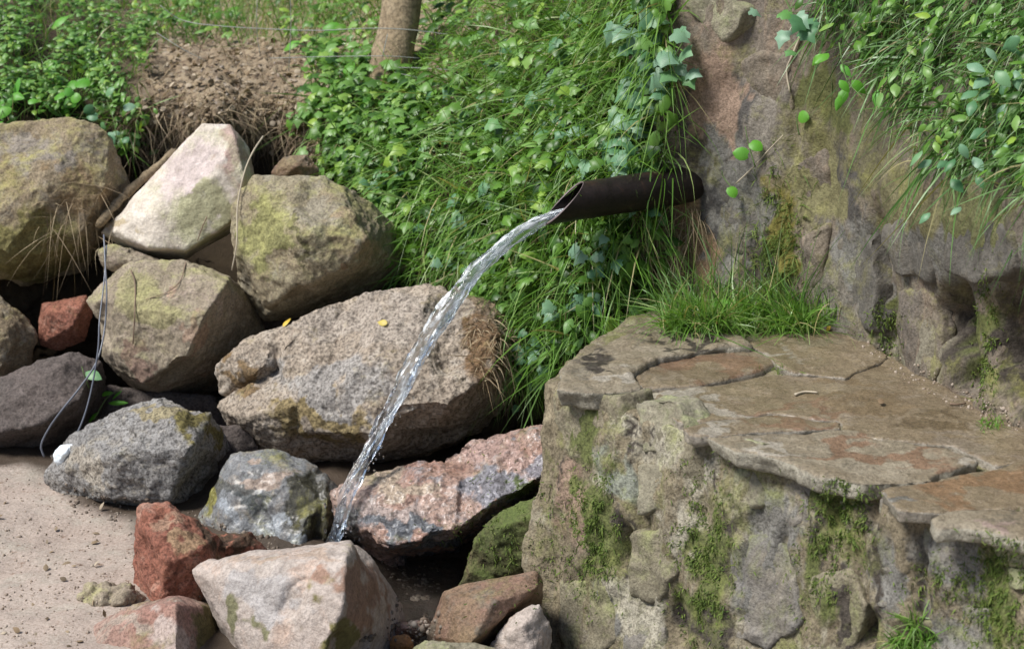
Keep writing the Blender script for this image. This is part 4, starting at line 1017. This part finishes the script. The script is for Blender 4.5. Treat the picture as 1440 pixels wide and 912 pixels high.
# grass tufts that can be told apart
def tuft(label, spots, n, ln, w, lift, droop, spread, lean, mt, seed, b=None):
    roots, norms = [], []
    for _ in range(n):
        x, y = random.choice(spots)
        h, nr = hit(x + random.gauss(0, 7), y + random.gauss(0, 3), b)
        if h is None: continue
        roots.append(h); norms.append(Vector((0, 0, 1)))
    c = sum(roots, Vector()) / len(roots)
    me = blades_mesh('tuft', [q - c for q in roots], norms, ln, w, lift, droop, spread, mt, lean, seed=seed, straw=.06)
    o = link('grass_tuft', me, M[mt], None, c)
    return tag(o, label, 'grass tuft', 'grass tufts on the masonry')
tuft('wide grass tuft growing at the back of the ledge below the pipe', [(945 + 16 * i, 466 - 2 * (i % 3)) for i in range(13)], 1500, (.07, .22), (.002, .0038), .9, (.2, 1.0), .55, (-.1, -.25, 0), 'grass', 51)
tuft('taller grey green blades rising at the left end of the ledge tuft', [(950, 450), (985, 448), (1020, 445), (1060, 452), (1100, 455), (1130, 458)], 300, (.14, .30), (.002, .0035), 1.2, (.1, .8), .45, (-.2, -.1, 0), 'grass_blue', 52)
tuft('small bright grass tuft on the ledge face at the bottom right', [(1270, 905), (1285, 880), (1300, 900), (1280, 915)], 330, (.03, .09), (.0018, .003), .5, (.2, 1.1), .7, (-.2, -.3, 0), 'grass', 53)
tuft('grass hanging between the biggest boulder and the ledge', [(728, 500), (738, 510), (750, 520), (744, 505)], 380, (.06, .17), (.002, .0035), .1, (.5, 1.4), .5, (-.2, -.3, 0), 'grass', 54)
tuft('thin grass clump at the foot of the wall, right end of the tuft', [(1150, 455), (1165, 455)], 60, (.06, .16), (.0015, .003), 1.1, (.1, .9), .4, (.1, -.1, 0), 'grass', 55)
tuft('tiny grass sprig between ledge and wall at the right edge', [(1385, 598), (1400, 600)], 50, (.02, .05), (.0015, .0025), .6, (.2, .9), .7, (0, -.1, 0), 'grass', 56)

# ------------------------------------------------------------------ tubes (stems, wires, cord, twigs)
def tube_mesh(name, pts, r0, r1=None, n=6, noise=0.0, seed=0):
    r1 = r0 if r1 is None else r1
    # smooth the path with Catmull-Rom
    P_ = [Vector(p) for p in pts]
    out = []
    ext = [P_[0] * 2 - P_[1]] + P_ + [P_[-1] * 2 - P_[-2]]
    for i in range(1, len(ext) - 2):
        for k in range(5):
            t = k / 5
            a, b, c, d = ext[i - 1], ext[i], ext[i + 1], ext[i + 2]
            out.append(0.5 * ((2 * b) + (c - a) * t + (2 * a - 5 * b + 4 * c - d) * t * t + (3 * b - 3 * c + d - a) * t ** 3))
    out.append(P_[-1])
    V, F = [], []
    rr = random.Random(seed)
    for i, p in enumerate(out):
        d = (out[min(i + 1, len(out) - 1)] - out[max(i - 1, 0)]).normalized()
        a = d.orthogonal().normalized() if i == 0 else (a - d * a.dot(d)).normalized()
        b = d.cross(a)
        t = i / (len(out) - 1)
        r = (r0 + (r1 - r0) * t) * (1 + rr.uniform(-noise, noise))
        for k in range(n):
            an = 2 * math.pi * k / n
            V.append(p + (a * math.cos(an) + b * math.sin(an)) * r)
    for i in range(len(out) - 1):
        for k in range(n):
            F.append((i * n + k, i * n + (k + 1) % n, (i + 1) * n + (k + 1) % n, (i + 1) * n + k))
    F.append(tuple(range(n - 1, -1, -1))); F.append(tuple((len(out) - 1) * n + k for k in range(n)))
    return mesh_from(name, V, F)
def rel(pts, c): return [Vector(p) - c for p in pts]

# ------------------------------------------------------------------ ivy and leafy plants with single leaves
LEAF = {}
for k, mat in (('ivy', 'ivy_leaf'), ('oval', 'ivy_leaf'), ('round', 'bright_leaf'), ('long', 'bright_leaf'), ('round', 'ivy_leaf'), ('oval', 'bright_leaf')):
    V0, T0 = leaf_shape(k)
    me = raw_mesh('leaf_' + k, V0, np.zeros((0, 4), int), T0); me.materials.append(M[mat]); LEAF[(k, mat)] = me
def frame(tx, nz):
    nz = nz.normalized(); tx = (tx - nz * tx.dot(nz)).normalized(); ty = nz.cross(tx)
    return Matrix((tx, ty, nz)).transposed()
def plant(name, label, cat, way, n, size, shape, mat, seed, off=.05, group=None, spread=.03, b=bvh_land, down=.8, stem_r=.0018):
    r = random.Random(seed)
    pts = []
    for (x, y) in way:
        h, nr = hit(x, y, b)
        if h is None: continue
        pts.append(h - ray(x, y).normalized() * off + Vector((0, 0, 0)))
    root = empty(name, pts[0])
    tag(root, label, cat, group)
    link('stem', tube_mesh('stem', rel(pts, pts[0]), stem_r, stem_r * .5), M['stem'], root)
    for k in range(n):
        t = (k + r.random()) / n * (len(pts) - 1)
        i = min(int(t), len(pts) - 2); p = pts[i].lerp(pts[i + 1], t - i)
        ang = r.choice((-1, 1)) * r.uniform(.4, 1.3)
        along = (pts[i + 1] - pts[i]).normalized()
        tx = Vector((math.sin(ang), -.25, -down * math.cos(ang))) + along * .3 + Vector((r.gauss(0, .2), r.gauss(0, .2), r.gauss(0, .2)))
        nz = Vector((-.25 + r.gauss(0, .3), -.75 + r.gauss(0, .2), .65 + r.gauss(0, .3)))
        lf = link('leaf', LEAF[(shape, mat)], None, root)
        s = r.uniform(*size)
        q = p + Vector((r.gauss(0, spread), r.gauss(0, spread * .5), r.gauss(0, spread))) + tx.normalized() * .01
        lf.matrix_local = Matrix.Translation(q - pts[0]) @ frame(tx, nz).to_4x4() @ Matrix.Diagonal((s, s * r.uniform(.85, 1.1), s, 1))
    return root
NL = 1.6
IG = 'ivy trails hanging on the bank above the pipe'
ivys = [
    ('pale green ivy trail with big leaves at the wall corner, hanging above the pipe', [(905, -10), (915, 50), (905, 110), (895, 170), (870, 210)], 40, (.035, .065)),
    ('ivy trail whose leaf tips reach the left edge of the wall', [(960, 60), (945, 85), (925, 110), (900, 125)], 10, (.04, .065)),
    ('dark green ivy trail left of the pale one, from the top edge', [(800, -10), (815, 60), (790, 120), (770, 170)], 16, (.03, .05)),
    ('ivy trail of round leaves just above the pipe mouth', [(760, 140), (790, 180), (830, 215), (860, 240)], 14, (.032, .052)),
    ('ivy trail just left of the pipe mouth, down to the water', [(720, 190), (700, 240), (680, 280), (650, 320)], 14, (.03, .05)),
    ('ivy trail at the top centre right of the tree trunk', [(640, 10), (670, 50), (700, 80), (740, 100)], 12, (.03, .05)),
    ('ivy trail sagging over the rounded yellowish boulder', [(640, 180), (600, 215), (560, 250), (525, 290), (500, 300)], 16, (.026, .042)),
    ('ivy trail under the pipe beside the wall foot', [(840, 330), (850, 370), (820, 410), (795, 435)], 10, (.028, .045)),
    ('lowest ivy cluster hanging in front of the dark hollow by the ledge', [(760, 470), (750, 495), (740, 520), (760, 535)], 14, (.026, .04)),
    ('short ivy sprig hanging right behind the pipe', [(880, 190), (870, 250), (880, 300)], 7, (.03, .045)),
    ('ivy trail in the upper grass between trunk and pipe', [(560, 120), (600, 150), (660, 150), (700, 165)], 12, (.026, .042)),
    ('ivy trail left of the falling water near the boulders', [(600, 300), (620, 340), (650, 370), (690, 380)], 10, (.024, .04))]
for k, (lb, way, n, sz) in enumerate(ivys): plant('ivy_vine', lb, 'ivy', way, int(n * NL), sz, 'ivy' if k % 3 else 'ivy', 'ivy_leaf', 60 + k, group=IG, off=.07)
HG = 'leafy weeds on the banks'
herbs = [
    ('bright yellow green plant at the left edge above the tan boulder', [(-20, 190), (0, 165), (10, 140), (40, 125)], 7, (.06, .09), 'oval', 'bright_leaf'),
    ('bright green weed with long leaves at the top left', [(80, 110), (75, 80), (80, 55)], 8, (.05, .08), 'oval', 'bright_leaf'),
    ('round leaved weed on the upper left bank below the bright weed', [(60, 150), (85, 130), (110, 125)], 9, (.03, .05), 'round', 'bright_leaf'),
    ('round leaved weed beside the right side of the large tan boulder', [(165, 200), (160, 170), (150, 140)], 9, (.025, .045), 'round', 'ivy_leaf'),
    ('bright broad leaved weed left of the tree trunk', [(430, 70), (455, 50), (480, 40)], 7, (.06, .09), 'oval', 'bright_leaf'),
    ('darker broad leaved weed in front of the tree trunk', [(500, 95), (520, 100), (545, 130)], 8, (.05, .08), 'oval', 'bright_leaf'),
    ('bright weed at the top edge left of the trunk', [(330, 20), (345, 5), (360, -10)], 5, (.05, .08), 'oval', 'bright_leaf'),
    ('small leaved creeper on the wall top at the right edge', [(1440, 40), (1410, 70), (1390, 110), (1370, 140)], 16, (.03, .045), 'oval', 'ivy_leaf'),
    ('small leaved creeper hanging low in the right hand grass', [(1400, 170), (1360, 210), (1340, 250), (1330, 290)], 14, (.026, .04), 'oval', 'ivy_leaf'),
    ('creeper hanging at the top of the wall beside the greenish stone', [(1100, -10), (1120, 30), (1140, 60)], 9, (.03, .05), 'ivy', 'ivy_leaf'),
    ('leafy sprig trailing from the right hand grass to the mossy wall', [(1180, 60), (1190, 110), (1215, 140)], 8, (.028, .045), 'oval', 'bright_leaf')]
for k, (lb, way, n, sz, sh, mt) in enumerate(herbs): plant('leafy_weed', lb, 'weed', way, n, sz, sh, mt, 80 + k, group=HG, off=.15)
# three seedlings on the wall, the sprout in the rock gap, fern
plant('seedling', 'bright green seedling with two heart leaves on the wall right of the pipe', 'seedling', [(1062, 235), (1052, 200), (1048, 178)], 2, (.032, .042), 'round', 'bright_leaf', 101, off=.03, spread=.008, b=bvh_all)
plant('seedling', 'tiny single leafed seedling just right of the pipe root', 'seedling', [(1030, 265), (1018, 250), (1015, 240)], 1, (.028, .032), 'round', 'bright_leaf', 102, off=.03, spread=.004, b=bvh_all)
plant('seedling', 'tiny yellow green seedling high on the wall near the hanging grass', 'seedling', [(1124, 190), (1121, 175), (1120, 160)], 1, (.028, .032), 'round', 'bright_leaf', 103, off=.03, spread=.004, b=bvh_all)
plant('sprout', 'pale green sprout growing from the dark gap behind the grey boulder', 'sprout', [(132, 590), (150, 560), (172, 545)], 4, (.035, .06), 'long', 'bright_leaf', 104, off=.06, spread=.008, b=bvh_all)
plant('sprout', 'single grey green leaf beside the cords in front of the dark rock', 'sprout', [(125, 545), (118, 525), (115, 515)], 1, (.055, .06), 'oval', 'ivy_leaf', 105, off=.05, spread=.003, b=bvh_all)
# fern leaf lying on the tuft
h, _ = hit(975, 440)
root = tag(empty('fern', h + Vector((0, -.09, .02))), 'flat pale fern frond in the ledge grass tuft', 'fern')
link('stem', tube_mesh('stem', [(0, 0, 0), (.06, -.01, .006), (.13, -.01, -.002)], .0015, .0008), M['stem'], root)
for k in range(14):
    for s in (-1, 1):
        lf = link('leaflet', LEAF[('long', 'bright_leaf')], None, root)
        t = k / 13
        sz = .034 * math.sin(math.pi * (.15 + .8 * t)) + .006
        lf.matrix_local = Matrix.Translation((.005 + .125 * t, -.01 * t, .004)) @ frame(Vector((.35, s * .35, s * .8)), Vector((0, -.8, .2))).to_4x4() @ Matrix.Diagonal((sz, sz * 1.4, sz, 1))

# ------------------------------------------------------------------ steel pipe
pa = P(972, 259, 4.03); pb = P(790, 286, 3.86)
axis = (pb - pa).normalized()
Lp = (pb - pa).length
root = tag(empty('spout_pipe', pa), 'dark rusty iron pipe with slanted mouth, pouring water out of the wall', 'pipe')
upv = (Vector((0, 0, 1)) - axis * axis.z).normalized()
sidev = axis.cross(upv)
if sidev.y > 0: sidev = -sidev                            # towards the camera
ro, ri, nA, nR = .0458, .0415, 48, 44
V, F = [], []
def ring(r, s, cut):
    for k in range(nA):
        a = 2 * math.pi * k / nA
        c = cut * (math.sin(a) * 0.056 - math.cos(a) * 0.016)
        V.append(axis * (s - c) + (upv * math.sin(a) + sidev * math.cos(a)) * r)
s_end = Lp - .005
for i in range(nR + 1):
    t = i / nR
    ring(ro, -.10 + (s_end + .10) * t, t ** 3)
nout = nR + 1
for i in range(12):
    t = i / 11
    ring(ri, s_end - (s_end - .08) * t, (1 - t) ** 2)
rows = nout + 12
for i in range(nout - 1):
    for k in range(nA): F.append((i * nA + k, i * nA + (k + 1) % nA, (i + 1) * nA + (k + 1) % nA, (i + 1) * nA + k))
for i in range(nout, rows - 1):
    for k in range(nA): F.append((i * nA + k, i * nA + (k + 1) % nA, (i + 1) * nA + (k + 1) % nA, (i + 1) * nA + k))
Vn = np.array([tuple(v) for v in V])
me = mesh_from('tube', Vn, F)
nrm = get_no(me); set_co(me, Vn + nrm * (fbm(Vn, 25, 3) * .0012)[:, None])
link('tube', me, M['pipe'], root)
a0, b0 = (nout - 1) * nA, nout * nA
Vr = [V[a0 + k] for k in range(nA)] + [V[b0 + k] for k in range(nA)]
Vr = Vr + [v + axis * .0015 for v in Vr]
Fr = []
for k in range(nA):
    k2 = (k + 1) % nA
    Fr += [(2 * nA + k, 2 * nA + k2, 3 * nA + k2, 3 * nA + k), (k, k2, 2 * nA + k2, 2 * nA + k), (nA + k2, nA + k, 3 * nA + k, 3 * nA + k2)]
link('rim', mesh_from('rim', Vr, Fr), M['pipe_edge'], root)

# ------------------------------------------------------------------ falling water
wp = [(812, 295, 3.87, .012), (778, 304, 3.84, .016), (742, 321, 3.80, .0185), (702, 350, 3.75, .021), (665, 385, 3.70, .0225), (634, 424, 3.66, .0225), (606, 466, 3.62, .021), (580, 514, 3.6, .019),
      (556, 562, 3.57, .018), (534, 610, 3.54, .018), (510, 655, 3.50, .0165), (488, 700, 3.46, .0155), (470, 755, 3.42, .0145), (457, 800, 3.40, .013)]
C_ = [P(x, y, Y) for x, y, Y, r in wp]; Rr = [w[3] for w in wp]
nS, nT = 420, 36
tt = np.linspace(0, len(wp) - 1, nS)
def cr(vals, t):
    vals = np.array(vals, float)
    i = np.clip(np.floor(t).astype(int), 0, len(vals) - 2); f = (t - i)
    if vals.ndim > 1: f = f[:, None]
    a = vals[np.clip(i - 1, 0, None)]; b = vals[i]; c = vals[i + 1]; d_ = vals[np.clip(i + 2, None, len(vals) - 1)]
    return 0.5 * (2 * b + (c - a) * f + (2 * a - 5 * b + 4 * c - d_) * f * f + (3 * b - 3 * c + d_ - a) * f ** 3)
cen = cr([tuple(v) for v in C_], tt); rad = cr(Rr, tt)
tan = np.gradient(cen, axis=0); tan /= np.linalg.norm(tan, axis=1)[:, None]
sx = np.cross(tan, np.array([0, 1.0, 0])); sx /= np.linalg.norm(sx, axis=1)[:, None]
sy = np.cross(tan, sx)
ang = np.linspace(0, 2 * np.pi, nT, endpoint=False)
arc = np.concatenate([[0], np.cumsum(np.linalg.norm(np.diff(cen, axis=0), axis=1))])
Sg, Ag = np.meshgrid(arc, ang, indexing='ij')
fr = (Sg / arc[-1])
origin = Vector(cen[0])
stream = tag(empty('water_stream', origin), 'clear jet of water arching from the pipe mouth down to the rocks', 'water')
for kS, (ph, tw, rs, offs) in enumerate([(0.0, 5.0, .86, .16), (2.6, 7.5, .42, .80)]):
    q = np.stack([np.cos(Ag) * 1.0 + kS * 5, np.sin(Ag) * 1.0, Sg * (9 + 2 * kS)], -1).reshape(-1, 3)
    nz_ = fbm(q, 1.1, 4, 0.6).reshape(Sg.shape)
    rg = rad[:, None] * rs * (0.85 + 0.10 * np.sin(2 * Ag + Sg * 11 + ph) + nz_ * (.30 + .45 * fr))
    w1 = ph + tw * arc + .9 * perlin(np.stack([arc * 5, arc * 0 + ph, arc * 0 + 5], 1))
    grow = .55 + .6 * (arc / arc[-1]) + .5 * perlin(np.stack([arc * 8, arc * 0 + ph + 7, arc * 0], 1))
    ctr = cen + sx * (np.cos(w1) * rad * offs * grow)[:, None] + sy * (np.sin(w1) * rad * offs * grow * .6)[:, None]
    Vs = ctr[:, None] + sx[:, None] * (np.cos(Ag) * rg)[..., None] + sy[:, None] * (np.sin(Ag) * rg * 0.7)[..., None]
    Vs = Vs.reshape(-1, 3) - np.array(origin)
    F = [(i * nT + k, i * nT + (k + 1) % nT, (i + 1) * nT + (k + 1) % nT, (i + 1) * nT + k) for i in range(nS - 1) for k in range(nT)]
    F.append(tuple(range(nT - 1, -1, -1))); F.append(tuple((nS - 1) * nT + k for k in range(nT)))
    me = mesh_from('strand', Vs, F)
    uvl = me.uv_layers.new(name='UVMap')
    li = np.empty(len(me.loops), np.int32); me.loops.foreach_get('vertex_index', li)
    uvs = np.stack([np.abs(((li % nT) / nT) * 2 - 1) + kS, (li // nT) / nS], 1)
    uvl.data.foreach_set('uv', uvs.ravel().astype(np.float32))
    link('strand', me, M['stream'], stream)
# pool in the hollow
pc_ = G(560, 850, -0.10)
V, F = [tuple(pc_)], []
for k in range(40):
    a = 2 * math.pi * k / 40; r = 1 + .15 * math.sin(3 * a)
    V.append((pc_.x - .02 + math.cos(a) * .2 * r, pc_.y + .05 + math.sin(a) * .27 * r, pc_.z))
    F.append((0, 1 + k, 1 + (k + 1) % 40))
tag(link('pool_water', mesh_from('pool', V, F), M['puddle']), kind='structure')
# splash drops
rr = random.Random(5)
dv, dt = [], []
bmd = bmesh.new()
for k in range(150):
    i = min(nS - 1, int(150 + (nS - 150) * rr.random() ** .6))
    c = Vector(cen[i]) + Vector((rr.gauss(0, .013 if i < nS - 60 else .03) + .006, rr.gauss(0, .01), rr.gauss(0, .02)))
    s = rr.uniform(.0012, .0032) * (1.4 if i > nS - 60 else 1)
    bmesh.ops.create_icosphere(bmd, subdivisions=1, radius=s, matrix=Matrix.Translation(c) @ Matrix.Diagonal((1, 1, rr.uniform(1, 2.2), 1)))
me = bpy.data.meshes.new('drops'); bmd.to_mesh(me); bmd.free(); me.shade_smooth()
tag(link('water_drops', me, M['puddle']), 'loose drops flying beside the jet of water', 'water', kind='stuff')

# ------------------------------------------------------------------ tree trunk and wire fence on the bank
tb = P(548, 96, 5.15); tt_ = P(566, -10, 5.25)
dirv = (tt_ - tb).normalized()
pts = [tb - dirv * .25, tb, tt_, tt_ + Vector((.02, .02, .5)), tt_ + Vector((.0, .05, 1.6)), tt_ + Vector((.1, .1, 3.2))]
tree = tag(empty('tree', pts[0]), 'young tree with a brown trunk standing on the bank at the top', 'tree')
link('trunk', tube_mesh('trunk', rel(pts, pts[0]), .072, .045, 16, .05), M['bark'], tree)
for k in range(4):
    a = k * 1.7
    s = pts[4 if k < 2 else 5]
    e = s + Vector((math.cos(a) * .9, math.sin(a) * .9, .8))
    link('branch', tube_mesh('branch', rel([s - Vector((0, 0, .2)), s.lerp(e, .5) + Vector((0, 0, .05)), e], pts[0]), .028, .008, 8), M['bark'], tree)
rl = []
for k in range(1400):
    u = rng.normal(size=3); u /= np.linalg.norm(u)
    rl.append(Vector(tuple(np.array([0, 0, 3.9]) + u * rng.uniform(.5, 1.0) * np.array([1.1, 1.1, .8]))))
me = leaves_mesh('crown', 'oval', rl, [Vector((0, 0, 1))] * len(rl), (.06, .11), 9, (0, .02), jitter=1.2)
cr_o = link('crown', me, M['small_leaf'], tree); cr_o['kind'] = 'stuff'

fence = tag(empty('wire_fence', P(400, 60, 5.3)), 'thin sagging wire fence crossing the bank in front of the trunk', 'wire fence')
def wire(nm, way, r=.0011):
    p = [P(x, y, Y) for x, y, Y in way]
    link(nm, tube_mesh(nm, rel(p, fence.location), r), M['wire'], fence)
wire('wire', [(225, 8, 5.2), (255, 28, 5.2), (300, 36, 5.15), (380, 41, 5.1), (450, 43, 5.05), (520, 40, 5.02), (575, 42, 5.0), (640, 50, 5.0)], .0014)
wire('wire', [(380, 82, 5.1), (450, 80, 5.05), (540, 79, 5.0), (590, 82, 5.0)], .0012)
wire('wire', [(560, 95, 4.95), (600, 96, 4.9), (640, 99, 4.85)])
wire('wire', [(555, 102, 4.95), (600, 112, 4.9)])
wire('wire', [(220, 46, 5.0), (255, 68, 4.95), (290, 86, 4.95)])
wire('wire', [(362, -10, 5.1), (361, 40, 5.1), (366, 80, 5.1)])
wire('wire', [(408, -10, 5.08), (409, 40, 5.06), (406, 100, 5.05)])
wire('wire', [(545, 48, 5.0), (538, 80, 4.98)], .0014)

# ------------------------------------------------------------------ twigs, cords, litter, fallen leaves
def free_tube(name, label, cat, way, r0, r1, mat, group=None, noise=.0):
    p = [P(x, y, Y) for x, y, Y in way]
    o = link(name, tube_mesh(name, rel(p, p[0]), r0, r1, 7, noise), M[mat], None, p[0])
    return tag(o, label, cat, group)
def surf(x, y, lift=.008, b=None):
    h, n = hit(x, y, b); return h + n * lift
def surf_tube(name, label, cat, way, r0, r1, mat, lift=.004, group=None):
    p = [surf(x, y, lift) for x, y in way]
    ys = [q.y for q in p]
    o = link(name, tube_mesh(name, rel(p, p[0]), r0, r1, 7, .1), M[mat], None, p[0])
    return tag(o, label, cat, group)
free_tube('cord', 'left strand of bluish cord hanging down over the dark rock', 'cord', [(146, 330, 4.28), (148, 370, 4.22), (150, 420, 4.16), (146, 470, 4.1), (135, 510, 4.05), (112, 545, 4.02), (88, 575, 4.0), (70, 600, 4.0), (58, 625, 4.0), (62, 642, 4.0)], .0022, .0028, 'cord', 'bluish cords')
free_tube('cord', 'right strand of bluish cord ending at the white litter', 'cord', [(150, 345, 4.26), (146, 400, 4.18), (140, 450, 4.1), (138, 490, 4.06), (130, 540, 4.03), (120, 580, 4.0), (108, 610, 3.98), (98, 628, 3.98)], .002, .0024, 'cord', 'bluish cords')
free_tube('dead_vine', 'dry stem crossing the right edge of the pale angular boulder', 'twig', [(370, 192, 4.5), (355, 215, 4.4), (343, 245, 4.36), (334, 290, 4.32), (333, 340, 4.27), (326, 380, 4.26)], .0028, .0018, 'pale_twig', 'dry twigs on the boulders')
free_tube('dead_branch', 'dry bark covered root leaning between the tan and the pale boulder', 'branch', [(246, 216, 4.8), (212, 243, 4.68), (180, 270, 4.58), (155, 296, 4.52), (138, 318, 4.46)], .015, .010, 'bark', noise=.35)
surf_tube('twig', 'thin dark stem standing on the face of the brown boulder', 'twig', [(185, 382), (191, 400), (191, 440), (189, 482)], .002, .0018, 'twig', .006, 'dry twigs on the boulders')
surf_tube('twig', 'thin curved stem across the upper face of the brown boulder', 'twig', [(262, 370), (255, 395), (235, 412), (205, 422)], .0015, .001, 'twig', .004, 'dry twigs on the boulders')
surf_tube('twig', 'curled dark stalk on the pale boulder face', 'twig', [(292, 304), (284, 320), (278, 338)], .0016, .0012, 'twig', .004, 'dry twigs on the boulders')
surf_tube('twig', 'small light twig lying on the wet ledge top', 'twig', [(1118, 557), (1132, 553), (1150, 554)], .003, .002, 'pale_twig', .004)
surf_tube('twig', 'reddish twig lying at the wall foot on the ledge', 'twig', [(1335, 570), (1345, 571), (1357, 569)], .0025, .0018, 'twig', .004)
surf_tube('twig', 'fine bare twig crossing the wall right of the seedlings', 'twig', [(1040, 256), (1065, 235), (1085, 212), (1105, 190)], .0018, .0012, 'pale_twig', .012)
surf_tube('root', 'pale root running down the wall beside the hanging grass', 'root', [(1130, 45), (1118, 75), (1108, 100), (1110, 130)], .004, .002, 'pale_twig', .006)
def flat_leaf(label, x, y, size, mat, seed, shape='oval', name='fallen_leaf'):
    r = random.Random(seed)
    h, n = hit(x, y)
    me = LEAF[(shape, 'bright_leaf')].copy(); me.materials.clear(); me.materials.append(M[mat])
    o = link(name, me, None, None)
    o.matrix_local = Matrix.Translation(h + n * .006) @ frame(Vector((r.gauss(0, 1), r.gauss(0, 1), r.gauss(0, 1))), n + Vector((0, -.3, .2))).to_4x4() @ Matrix.Scale(size, 4)
    return tag(o, label, 'fallen leaf')
flat_leaf('curled yellow leaf at the upper left of the biggest boulder', 400, 462, .034, 'yellow_leaf', 1)
flat_leaf('yellow leaf on the biggest boulder beside the falling water', 547, 457, .034, 'yellow_leaf', 7)
flat_leaf('small whitish leaf on the wet ledge top', 1240, 572, .024, 'dead_leaf', 3)
flat_leaf('yellow scrap of leaf at the foot of the wall', 1172, 458, .022, 'yellow_leaf', 4)
flat_leaf('pale leaf hanging on the right edge of the yellowish boulder', 488, 375, .034, 'dead_leaf', 5)
# white litter
bm = bmesh.new(); hull_piece(bm, [(76, 640), (85, 626), (103, 624), (108, 635), (95, 652), (80, 655)], 3.83, [(90, 638, .02)], .03)
o = finish_rock(bm, 'litter', M['litter'], .003, .004, 71, 2, 2, .05, .002)
tag(o, 'crumpled white scrap of litter behind the grey boulder', 'litter')

# gravel, crumbs and bits on the sand, ledge and in the hollow
def pebbles(label, poly, n, size, seed, mat='pebble', name='gravel'):
    s = [q for q in sample(poly, n * 2, bvh_all) if q[0].z < (.02 if q[0].x < .3 else 9) or q[0].y > 4.6][:n]
    r = np.random.default_rng(seed)
    bm0 = bmesh.new(); bmesh.ops.create_icosphere(bm0, subdivisions=1, radius=1.0)
    V0 = np.array([tuple(v.co) for v in bm0.verts]); T0 = np.array([[v.index for v in f.verts] for f in bm0.faces]); bm0.free()
    n = len(s)
    Vv = V0[None] * (1 + r.normal(size=(n, len(V0), 1)) * .18) * r.uniform(.5, 1.1, (n, 1, 3)) * (r.uniform(size[0], size[1], (n, 1, 1)) * r.uniform(.4, 1, (n, 1, 1)))
    Vv = Vv + np.array([tuple(q[0]) for q in s])[:, None]
    T = (np.arange(n) * len(V0))[:, None, None] + T0[None]
    me = raw_mesh('gravel', Vv.reshape(-1, 3), np.zeros((0, 4), int), T.reshape(-1, 3))
    at = me.attributes.new('tint', 'FLOAT', 'POINT'); at.data.foreach_set('value', np.repeat(r.uniform(0, 1, n), len(V0)))
    put(name, me, mat, label, 'gravel')
SAND = [(-200, 640), (70, 655), (120, 715), (200, 725), (190, 850), (110, 912), (60, 960), (-200, 960)]
pebbles('fine grit and crumbs on the sand', SAND, 1500, (.0015, .006), 1)
pebbles('grit along the joint between ledge and wall', [(1200, 480), (1225, 480), (1330, 530), (1440, 590), (1440, 610), (1380, 590), (1260, 530)], 170, (.002, .006), 2)
pebbles('small stones in the wet hollow', [(572, 862), (606, 858), (600, 905), (572, 900)], 60, (.004, .012), 3)
pebbles('crumbs of earth on the bank above the boulders', [(195, 60), (460, 60), (450, 240), (330, 190), (200, 180)], 700, (.002, .009), 4)
pebbles('gravel and silt in the gaps between the rocks', [(70, 640), (330, 740), (480, 780), (620, 800), (620, 900), (500, 900), (280, 860), (180, 740), (100, 720)], 650, (.002, .010), 5, 'pebble_dark')
s = sample(SAND, 80, bvh_all)
put('dead_leaves', leaves_mesh('dead', 'oval', [q[0] for q in s], [q[1] for q in s], (.008, .02), 27, (0, .004), jitter=1.0), 'dead_leaf', 'scattered dry bits of leaf on the sand', 'leaf litter')
